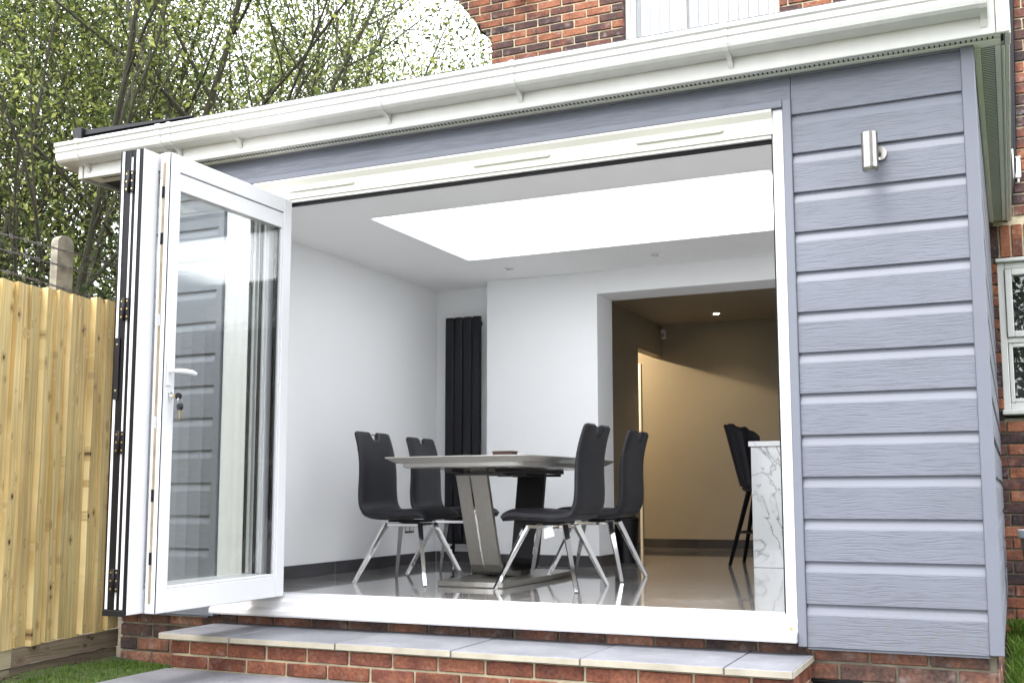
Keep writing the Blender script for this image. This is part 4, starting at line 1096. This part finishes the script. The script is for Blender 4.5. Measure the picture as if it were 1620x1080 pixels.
def lamp_in(name, loc, watts, rad, parent, col=(1.0, .79, .50), spot=None):
    l = bpy.data.lights.new(name, 'SPOT' if spot else 'POINT'); l.energy = watts; l.color = col; l.shadow_soft_size = rad
    if spot: l.spot_size = R(spot); l.spot_blend = .6
    o = bpy.data.objects.new(name, l); COL.objects.link(o); o.parent = parent; o.location = Vector(loc) - Vector(parent.location); return o
lamp_in('bulb', (-2.554, 5.85, KC - .02), 3.0, .03, dk, spot=110)
hl = thing('ceiling_lamp', (-4.15, 5.5, KC), 'hall ceiling lamp shining through the kitchen doorway', 'ceiling lamp')
b = MB(); b.tube([(-4.15, 5.5, KC - .001), (-4.15, 5.5, KC - .03)], .05, 20); b.obj('rose', M['plastic_w'], hl)
dome('bulb_glass', (-4.15, 5.5, KC - .031), .035, M['lit'], hl)
lamp_in('bulb', (-4.15, 5.5, KC - .10), 32, .03, hl)

# PIR sensor
pir = thing('motion_sensor', (-3.267, 6.35, 2.35), 'small white motion sensor in the upper corner of the kitchen', 'sensor')
bx('body', 'plastic_w', pir, -3.295, -3.245, 6.335, 6.395, 2.30, 2.40, .008); bx('lens', 'lens', pir, -3.288, -3.252, 6.328, 6.3345, 2.315, 2.355, .003)

# =================================================================== RADIATOR
rd = thing('radiator', (-4.11, 3.40, .2), 'tall anthracite vertical radiator with four flat columns in the recess', 'radiator')
rx0, rx1 = -4.288, -3.955
w = (rx1 - rx0 - .010 * 3) / 4
for k in range(4):
    a = rx0 + k * (w + .010)
    bx('column', 'radiator', rd, a, a + w, 3.335, 3.372, .235, 2.148, .007)
for z in (.30, 2.07): bx('header_bar', 'radiator', rd, rx0 + .01, rx1 - .01, 3.374, 3.405, z, z + .04, .003)
for x in (rx0 + .06, rx1 - .06):
    b = MB(); b.tube([(x, 3.392, .298), (x, 3.392, .20), (x, 3.392, .15)], .012, 10); b.tube([(x, 3.392, .205), (x, 3.36, .205)], .016, 10); b.obj('valve', M['black'], rd)
    b = MB(); b.tube([(x, 3.392, .149), (x, 3.392, ZF + .001)], .0075, 8); b.obj('pipe', M['chrome'], rd)
bx('wall_bracket', 'black', rd, rx0 + .1, rx1 - .1, 3.406, 3.4465, 2.02, 2.06)

# socket on left wall
so = thing('wall_socket', (-4.425, 3.0, .39), 'chrome double socket low on the left wall behind the chair', 'socket')
bx('plate', 'chrome', so, -4.4295, -4.424, 2.93, 3.072, .335, .447, .002)
for y in (2.965, 3.035): bx('insert', 'plastic_w', so, -4.4238, -4.421, y - .028, y + .028, .35, .43, .001)

# =================================================================== TABLE
TT = .875
tb = thing('dining_table', (-2.95, 1.72, ZF), 'grey extending dining table with curved brushed steel pedestal', 'dining table')
def rounded_rect(x0, x1, y0, y1, rad, bow=0.0, n=6):
    pts = []
    for (cx, cy, a0) in ((x1 - rad, y0 + rad, -90), (x1 - rad, y1 - rad, 0), (x0 + rad, y1 - rad, 90), (x0 + rad, y0 + rad, 180)):
        for q in range(n + 1):
            a = R(a0 + 90 * q / n); pts.append((cx + rad * math.cos(a), cy + rad * math.sin(a)))
    # bow the long sides and ends outwards a little
    cx, cy = (x0 + x1) / 2, (y0 + y1) / 2; out = []
    dense = []
    for i in range(len(pts)):
        p, q = pts[i], pts[(i + 1) % len(pts)]
        d = math.dist(p, q); m = max(1, int(d / .08))
        for t in range(m): dense.append((p[0] + (q[0] - p[0]) * t / m, p[1] + (q[1] - p[1]) * t / m))
    for (x, y) in dense:
        u = (x - cx) / ((x1 - x0) / 2); v = (y - cy) / ((y1 - y0) / 2)
        out.append((x + bow * u * (1 - v * v), y + bow * v * (1 - u * u)))
    return out
def slab_mesh(outlines):
    """outlines: list of (scale/inset outline list, z)"""
    b = MB(); n = len(outlines[0][0]); V = []
    for pts, z in outlines: V += [(p[0], p[1], z) for p in pts]
    F = [(i * n + k, i * n + (k + 1) % n, (i + 1) * n + (k + 1) % n, (i + 1) * n + k) for i in range(len(outlines) - 1) for k in range(n)]
    F += [tuple(range(n))[::-1], tuple(range((len(outlines) - 1) * n, len(outlines) * n))]
    b.add(V, F); return b
def inset(pts, d, cx, cy):
    out = []
    for x, y in pts:
        v = Vector((x - cx, y - cy)); l = v.length; v = v * ((l - d) / l); out.append((cx + v.x, cy + v.y))
    return out
tcx, tcy = -2.935, 1.72
o0 = rounded_rect(-3.425, -2.445, .96, 2.48, .05, .035)
slab_mesh([(inset(o0, .075, tcx, tcy), TT - .037), (inset(o0, .004, tcx, tcy), TT - .008), (o0, TT - .004), (inset(o0, .002, tcx, tcy), TT)]).obj('tabletop', M['lacquer'], tb)
o1 = rounded_rect(-3.34, -2.53, 1.045, 2.395, .05, .03)
slab_mesh([(inset(o1, .02, tcx, tcy), TT - .066), (o1, TT - .060), (o1, TT - .0375)]).obj('extension_leaf', M['lacquer'], tb)
b = MB(); b.box(-3.12, -3.07, 1.2, 2.3, TT - .092, TT - .0665, .002); b.box(-2.82, -2.77, 1.2, 2.3, TT - .092, TT - .0665, .002)
for y in (1.32, 1.62, 1.95, 2.2): b.box(-3.12, -2.77, y, y + .05, TT - .110, TT - .093, .002)
b.obj('runner_frame', M['darkleg'], tb)
# pedestal: two plates curving into each other (U profile in y-z), with a central fin
def pedestal(xc0, xc1, mname, name, side):
    prof = []
    if side == 'near':
        pts = [(1.36, .808), (1.43, .55), (1.50, .30), (1.535, .20), (1.575, .155), (1.64, .128), (1.74, .118), (1.85, .116)]
    else:
        pts = [(2.26, .808), (2.19, .55), (2.12, .30), (2.085, .20), (2.045, .155), (1.98, .128), (1.90, .118), (1.851, .116)]
    t = .030
    outl, inl = [], []
    for i, (y, z) in enumerate(pts):
        a = Vector(pts[max(i - 1, 0)]); c = Vector(pts[min(i + 1, len(pts) - 1)]); d = (c - a).normalized(); nrm = Vector((-d.y, d.x))
        if side == 'far': nrm = -nrm
        outl.append((y, z)); inl.append((y + nrm.x * t, z + nrm.y * t))
    n = len(pts); V = []
    # tapering width: wider at the top
    for lst in (outl, inl):
        for i, (y, z) in enumerate(lst):
            k = (z - .1) / .7; w = (xc1 - xc0) / 2 * (1.0 + .04 * k); cx = (xc0 + xc1) / 2 - .022 * k
            V += [(cx - w, y, z), (cx + w, y, z)]
    F = []
    for i in range(n - 1):
        a = 2 * i; o = 2 * n
        F += [(a, a + 1, a + 3, a + 2), (o + a, o + a + 2, o + a + 3, o + a + 1), (a, a + 2, o + a + 2, o + a), (a + 1, o + a + 1, o + a + 3, a + 3)]
    F += [(0, 2 * n, 2 * n + 1, 1), (2 * n - 2, 2 * n - 1, 4 * n - 1, 4 * n - 2)]
    b = MB(); b.add(V, F); b.sm = [False] * len(b.f)
    leg = b.obj(name, M[mname], tb)
    # bright centre fin
    b = MB(); V = []
    sg = -1 if side == 'near' else 1
    for (y, z) in outl:
        k = (z - .1) / .7; cx = (xc0 + xc1) / 2 - .022 * k - .012
        V += [(cx - .007, y, z), (cx, y + sg * .008, z - .004), (cx + .007, y, z)]
    F = []
    for i in range(n - 1):
        a = 3 * i; F += [(a, a + 1, a + 4, a + 3), (a + 1, a + 2, a + 5, a + 4)]
    b.add(V, F); b.obj('fin', M['chrome'], leg)
pedestal(-3.105, -2.895, 'nickel', 'leg', 'near')
pedestal(-3.065, -2.865, 'darkleg', 'leg', 'far')
o2 = rounded_rect(-3.20, -2.745, 1.26, 2.42, .012, .02)
slab_mesh([(inset(o2, .006, -3.0, 1.84), ZF + .001), (o2, ZF + .006), (o2, ZF + .034), (inset(o2, .004, -3.0, 1.84), ZF + .036)]).obj('base_plate', M['nickel'], tb)
bxo = thing('small_box', (-2.75, 1.29, TT), 'small brown box lying on the dining table', 'box')
bx('box_base', 'brownbox', bxo, -2.812, -2.680, 1.25, 1.33, TT + .0008, TT + .026, .002)
bx('box_lid', 'brownbox', bxo, -2.815, -2.677, 1.247, 1.333, TT + .0265, TT + .035, .002)

# =================================================================== CHAIRS
def shell(prof, widths, thick, send=None, ns=26, nt=22, close0=True):
    """superelliptic sheet along the (x,z) profile polyline; widths/thick functions of s in 0..1; send(t) shortens columns"""
    P_ = [Vector(p) for p in prof]
    Ls = [0]
    for i in range(1, len(P_)): Ls.append(Ls[-1] + (P_[i] - P_[i - 1]).length)
    def at(s):
        d = s * Ls[-1]
        for i in range(1, len(P_)):
            if d <= Ls[i] + 1e-9:
                t = (d - Ls[i - 1]) / (Ls[i] - Ls[i - 1])
                # catmull-rom
                p0 = P_[max(i - 2, 0)]; p1 = P_[i - 1]; p2 = P_[i]; p3 = P_[min(i + 1, len(P_) - 1)]
                return .5 * ((2 * p1) + (-p0 + p2) * t + (2 * p0 - 5 * p1 + 4 * p2 - p3) * t * t + (-p0 + 3 * p1 - 3 * p2 + p3) * t ** 3)
        return P_[-1]
    m = 2 * nt; V = []
    for i in range(ns + 1):
        s = i / ns
        for k in range(m):
            kk2 = k % nt; u = -1 + 2 * (kk2 + .5) / nt
            if k >= nt: u = -u
            t = math.copysign(abs(u) ** .9, u) if abs(u) < .8 else math.copysign(1 - (1 - abs(u)) ** 1.7 * (.182 / .2 ** 1.7), u)
            h = (1 - abs(t) ** 7) ** .5 * (1 if k < nt else -1)
            se = s * (send(t) if send else 1.0)
            p = at(min(se, 1)); q = at(min(se + .01, 1)); pp = at(max(se - .01, 0)); d = (q - pp).normalized(); n = Vector((-d.y, d.x))
            e = 1.0
            if s > .94: e = math.sqrt(max(0, 1 - ((s - .94) / .06) ** 2)) * .98 + .02
            if s < .04 and close0: e *= math.sqrt(max(0, 1 - ((.04 - s) / .04) ** 2)) * .98 + .02
            y = t * widths(se) * (1 - .12 * (1 - e)); o_ = h * thick(se) * e
            V.append((p.x + n.x * o_, y, p.y + n.y * o_))
    F = [(i * m + k, i * m + (k + 1) % m, (i + 1) * m + (k + 1) % m, (i + 1) * m + k) for i in range(ns) for k in range(m)]
    e0 = ns * m
    for k in range(nt - 1):
        F.append((k, m - 1 - k, m - 2 - k, k + 1)); F.append((e0 + k, e0 + k + 1, e0 + m - 2 - k, e0 + m - 1 - k))
    b = MB(); b.add(V, F, True); return b

def make_chair():
    t = thing('dining_chair', (0, 0, 0), 'x', 'chair', 'high back dining chairs around the table')
    seat_prof = [(.255, .405), (.250, .425), (.225, .442), (.16, .448), (.03, .440), (-.10, .437), (-.18, .447), (-.215, .475)]
    b = shell(seat_prof, lambda s: .236, lambda s: .034 if s > .15 else .026 + .05 * s); b.obj('seat', M['leather'], t)
    back_prof = [(-.195, .455), (-.222, .50), (-.232, .58), (-.232, .70), (-.240, .80), (-.262, .90), (-.290, .985)]
    def send(tt):
        a = abs(tt)
        if a < .15: return .895
        if a < .30:
            k = (a - .15) / .15; k = k * k * (3 - 2 * k); return .895 + .105 * k
        return 1.0
    b = shell(back_prof, lambda s: .238 - .030 * s, lambda s: .030 - .008 * s, send, ns=34, nt=40); b.obj('backrest', M['leather'], t)
    b = MB(); b.tube([(-.280, -.075, .968), (-.280, .075, .968)], .0065, 8); b.obj('handle', M['chrome'], t)
    b = MB(); b.box(-.10, .14, -.085, .085, .388, .402, .003); b.tube([(.02, 0, .388), (.02, 0, .376)], .06, 20); b.obj('swivel_plate', M['blackpl'], t)
    b = MB()
    b.box(-.115, .155, -.105, -.075, .360, .382, .003); b.box(-.115, .155, .075, .105, .360, .382, .003); b.box(-.02, .06, -.075, .075, .362, .380, .002)
    b.obj('frame', M['chrome'], t)
    for sx in (-1, 1):
        for sy in (-1, 1):
            b = MB(); top = Vector((.02 + sx * .125, sy * .092, .375)); bot = Vector((.02 + sx * .262, sy * .262, .002))
            b.bar(top, bot, .0165, .0095, (sy, -sx * .6, 0)); b.obj('leg', M['chrome'], t)
    return t
def kids(o): return [c for c in bpy.data.objects if c.parent == o]
def copy_tree(o, parent=None):
    ch = kids(o); c = o.copy(); COL.objects.link(c)
    if parent is not None: c.parent = parent
    for k in ch: copy_tree(k, c)
    return c
proto = make_chair()
spots = [(-3.555, 1.50, 0, 'black dining chair at the near left side of the table'),
         (-3.64, 2.30, 2, 'black dining chair at the far left, half hidden by the table top'),
         (-2.47, 1.42, 180, 'black dining chair at the near right with a white tag hanging under its seat'),
         (-2.47, 2.20, 181, 'black dining chair at the far right next to the kitchen opening')]
chairs = []
for i, (x, y, a, lab) in enumerate(spots):
    c = proto if i == 0 else copy_tree(proto)
    c.location = (x, y, ZF); c.rotation_euler = (0, 0, R(a)); c['label'] = lab; chairs.append(c)
# the price tag on the third chair
b = MB(); b.box(-.030, .030, -.262 + .36, -.259 + .36, .300, .372)
V = [Vector(v) for v in b.v]
tg = MB(); tg.add([(-.062, .150, .318), (.004, .150, .300), (.008, .152, .362), (-.050, .152, .376), (-.062, .153, .318), (.004, .153, .300), (.008, .155, .362), (-.050, .155, .376)],
                  [(0, 1, 2, 3), (4, 7, 6, 5), (0, 4, 5, 1), (1, 5, 6, 2), (2, 6, 7, 3), (3, 7, 4, 0)])
o = link('swing_tag', tg.mesh('swing_tag', M['tag'])); o.parent = chairs[2]; o['label'] = 'white card tag'

# =================================================================== KITCHEN ISLAND + STOOL + BIN
isl = thing('kitchen_island', (-.9, 3.9, ZF), 'kitchen island with white veined marble end panel and worktop', 'kitchen island')
bx('end_panel', 'marble', isl, -1.742, -.5, 3.62, 3.645, ZF + .001, 1.003, .002)
bx('worktop', 'marble', isl, -1.757, -.48, 3.60, 5.2, 1.0045, 1.046, .003)
bx('cabinet', 'plastic_w', isl, -1.28, -.5, 3.6455, 5.15, ZF + .10, 1.003)
bx('plinth', 'blackpl', isl, -1.25, -.53, 3.6455, 5.1, ZF + .001, ZF + .099)
stl = thing('bar_stool', (-1.80, 4.0, ZF), 'black upholstered bar stool with fluted back tucked by the marble island', 'bar stool')
def stool():
    # wrap-around fluted back: seat centre
    cx, cy, sz = -1.70, 3.93, .72
    V = []; F = []; seg = 40; rows = 10
    b = MB()
    for side in (0, 1):
        for i in range(rows + 1):
            z = i / rows
            for k in range(seg + 1):
                a = R(110 + 140 * k / seg)        # opens toward +x
                flute = .012 * abs(math.sin(k / seg * math.pi * 8))
                rr = (.19 + .12 * z) + (flute if side == 0 else -.035 + flute * .3)
                edge = 1 - abs(2 * k / seg - 1)
                h = .48 * (.86 + .14 * min(1, edge * 3)) + .014 * abs(math.sin(k / seg * math.pi * 8))
                V.append((cx + rr * math.cos(a), cy + rr * math.sin(a) * 1.05, sz - .02 + z * h))
    n = (rows + 1) * (seg + 1)
    for i in range(rows):
        for k in range(seg):
            a = i * (seg + 1) + k
            F.append((a, a + 1, a + seg + 2, a + seg + 1)); F.append((n + a, n + a + seg + 1, n + a + seg + 2, n + a + 1))
    for k in range(seg):
        a = rows * (seg + 1) + k; F.append((a, a + 1, n + a + 1, n + a)); F.append((k, n + k, n + k + 1, k + 1))
    for i in range(rows):
        for kk_ in (0, seg):
            a = i * (seg + 1) + kk_; F.append((a, a + seg + 1, n + a + seg + 1, n + a))
    b.add(V, F, True); b.obj('backrest', M['leather'], stl)
    b = MB(); b.tube([(cx, cy, sz - .06), (cx, cy, sz - .045), (cx, cy, sz + .03), (cx, cy, sz + .045)], [.165, .185, .185, .165], 32); b.obj('seat', M['leather'], stl)
    for sx in (-1, 1):
        for sy in (-1, 1):
            b = MB(); b.bar((cx + sx * .11, cy + sy * .11, sz - .06), (cx + sx * .245, cy + sy * .245, ZF + .002), .015, .010); b.obj('leg', M['black'], stl)
    b = MB(); q = [(cx + sx * .188, cy + sy * .188, ZF + .26) for sx, sy in ((-1, -1), (1, -1), (1, 1), (-1, 1), (-1, -1))]; b.tube(q, .008, 8); b.obj('footrest', M['black'], stl)
stool()
bn = thing('pedal_bin', (-2.78, 3.85, ZF), 'black bin standing in the kitchen opening behind the far right chair', 'bin')
BX = -2.842
b = MB(); b.tube([(BX, 3.82, ZF + .001), (BX, 3.82, ZF + .03), (BX, 3.82, ZF + .33)], [.098, .090, .105], 28); b.obj('body', M['blackpl'], bn)
b = MB(); b.tube([(BX, 3.82, ZF + .331), (BX, 3.82, ZF + .36), (BX, 3.82, ZF + .385)], [.108, .108, .08], 28); b.obj('lid', M['blackpl'], bn)

# planter at the right edge
pt = thing('plant_pot', (.28, 2.2, -.24), 'grey plant pot with white rim at the right edge by the brick wall', 'plant pot')
b = MB(); b.tube([(.305, 2.2, -.235), (.305, 2.2, .20), (.305, 2.2, .385)], [.11, .15, .168], 28); b.obj('pot', M['concrete'], pt)
b = MB(); b.tube([(.305, 2.2, .386), (.305, 2.2, .43)], [.178, .180], 28); b.obj('rim', M['plastic_w'], pt)

# =================================================================== TREES
def frame_of(d):
    a = d.orthogonal().normalized(); return a, d.cross(a)
def make_tree(name, base, height, seed, leafm, label, stems=1, spread=.35, leaf_n=26000, leaf_len=.06, lean=(0, 0), crown0=.15, cat='tree', grp=None, twig_r=.35, stem_r=.06, levels=3, tube_min=.006):
    rs = random.Random(seed)
    root = thing(name, base, label, cat, grp)
    wood = MB(); limbs = MB(); tips = []
    def grow(p, d, L, r, lev, target):
        n = max(4, int(L / .45)); pts = [p.copy()]; rad = [r]; dd = d.copy()
        for i in range(n):
            wob = .16 if lev else .09
            dd = (dd + Vector((rs.uniform(-wob, wob), rs.uniform(-wob, wob), rs.uniform(-wob * .3, wob * .7)))).normalized()
            p = p + dd * (L / n); pts.append(p.copy()); rad.append(max(r * (1 - .80 * (i + 1) / n), .0035))
        if r > tube_min: (wood if lev == 0 else limbs).tube(pts, rad, 8 if lev == 0 else (6 if lev == 1 else 4), False)
        if lev >= levels - 1:
            for q in pts[1:]: tips.append((q, dd.copy()))
        if lev < levels:
            nb = {0: 13, 1: 7, 2: 4}.get(lev, 3)
            for k in range(nb):
                f = crown0 + (1 - crown0) * (k + rs.random()) / nb if lev == 0 else .2 + .8 * (k + rs.random()) / nb
                i = min(int(f * n), n - 1); q = pts[i].lerp(pts[i + 1], f * n - i) if i + 1 < len(pts) else pts[-1]
                a, b_ = frame_of(dd); th = rs.uniform(0, 6.28); ang = R(rs.uniform(24, 58))
                nd = (dd * math.cos(ang) + (a * math.cos(th) + b_ * math.sin(th)) * math.sin(ang)); nd.z += .10; nd.normalize()
                grow(q, nd, L * rs.uniform(.32, .52) * (1.15 - .45 * f), max(rad[i] * .62, .004), lev + 1, None)
    for s in range(stems):
        th = 2 * math.pi * s / stems + rs.uniform(-.4, .4); sp = spread * rs.uniform(.4, 1.1) if stems > 1 else 0
        d = Vector((math.cos(th) * sp + lean[0], math.sin(th) * sp + lean[1], 1)).normalized()
        p = Vector(base) + Vector((math.cos(th), math.sin(th), 0)) * (.18 if stems > 1 else 0)
        grow(p, d, height * rs.uniform(.8, 1.05), stem_r * rs.uniform(.75, 1.2), 0, None)
    wood.obj('trunk', M['bark'], root)
    if limbs.v: limbs.obj('branch', M['bark'], root)
    # leaves
    nr = np.random.RandomState(seed)
    T_ = np.array([tuple(t[0]) for t in tips]); n = leaf_n
    wt = nr.gamma(.55, 1.0, len(T_)); wt /= wt.sum(); idx = nr.choice(len(T_), n, p=wt)
    off = nr.normal(0, twig_r * .42, (n, 3)); c = T_[idx] + off
    c[:, 2] = np.maximum(c[:, 2], base[2] + .4)
    d = nr.normal(0, 1, (n, 3)); d /= np.linalg.norm(d, axis=1)[:, None]
    e = nr.normal(0, 1, (n, 3)); e -= (e * d).sum(1)[:, None] * d; e /= np.linalg.norm(e, axis=1)[:, None]
    Ln = leaf_len * nr.uniform(.45, 1.45, n)[:, None]; W = Ln * .24
    nn = np.cross(d, e)
    v0 = c - d * Ln * .5; v1 = c + e * W + nn * W * .35 - d * Ln * .05; v2 = c + d * Ln * .5; v3 = c - e * W + nn * W * .35 - d * Ln * .05
    V = np.stack([v0, v1, v2, v3], 1).reshape(-1, 3)
    # local coords of child (parent at base)
    V = V - np.array(base)[None, :]
    me = bpy.data.meshes.new('crown'); me.vertices.add(n * 4); me.vertices.foreach_set('co', V.astype(np.float32).ravel())
    me.loops.add(n * 4); me.loops.foreach_set('vertex_index', np.arange(n * 4, dtype=np.int32))
    me.polygons.add(n); me.polygons.foreach_set('loop_start', np.arange(0, n * 4, 4, dtype=np.int32))
    me.update(); me.validate(); me.materials.append(leafm)
    o = bpy.data.objects.new('crown', me); COL.objects.link(o); o.parent = root
    return root
make_tree('sallow_tree', (-9.0, 3.6, -.3), 9.0, 11, M['leaf'], 'large many stemmed tree rising behind the fence, nearest at far left', stems=8, spread=.42, leaf_n=80000, leaf_len=.055, twig_r=.34)
make_tree('sallow_tree', (-11.2, 3.2, -.3), 8.5, 23, M['leaf'], 'leafy tree cut off by the left edge behind the fence', stems=6, spread=.40, leaf_n=56000, leaf_len=.06, twig_r=.45)
make_tree('sallow_tree', (-9.4, 6.8, -.3), 9.5, 37, M['leaf'], 'dense tree behind the left end of the white gutter', stems=7, spread=.42, leaf_n=76000, leaf_len=.06, twig_r=.45)
make_tree('sallow_tree', (-8.9, 9.6, -.3), 7.3, 41, M['leaf'], 'tree above the middle of the gutter with arching twigs', stems=6, spread=.36, leaf_n=60000, leaf_len=.065, twig_r=.5)
make_tree('maple_tree', (-10.4, 16.0, -.3), 8.6, 53, M['leaf2'], 'light green tree seen through the gap beside the brick house', stems=3, spread=.22, leaf_n=34000, leaf_len=.085, twig_r=.6, crown0=.25)
make_tree('shrub_tree', (-8.2, 2.2, -.3), 2.7, 67, M['leafd'], 'dark leafy shrub filling the space behind the concrete post', stems=8, spread=.6, leaf_n=11000, leaf_len=.045, twig_r=.32, stem_r=.03)
make_tree('shrub_tree', (-13.5, 7.0, -.3), 5.0, 71, M['leafd'], 'dark tree in the background between the stems of the nearer trees', stems=5, spread=.5, leaf_n=12000, leaf_len=.12, twig_r=.6)
# garden trees opposite the house: seen mirrored in the window panes
make_tree('garden_tree', (7.5, -9.5, -.3), 7.5, 81, M['leafd'], 'dark garden tree opposite the house reflected in the window panes', stems=5, spread=.45, leaf_n=22000, leaf_len=.18, twig_r=.6)
make_tree('garden_tree', (3.0, -13.5, -.3), 7.5, 83, M['leafd'], 'dark garden tree at the far end of the garden', stems=5, spread=.45, leaf_n=22000, leaf_len=.18, twig_r=.6)
print('objects', len(bpy.data.objects), 'polys', sum(len(m.polygons) for m in bpy.data.meshes))
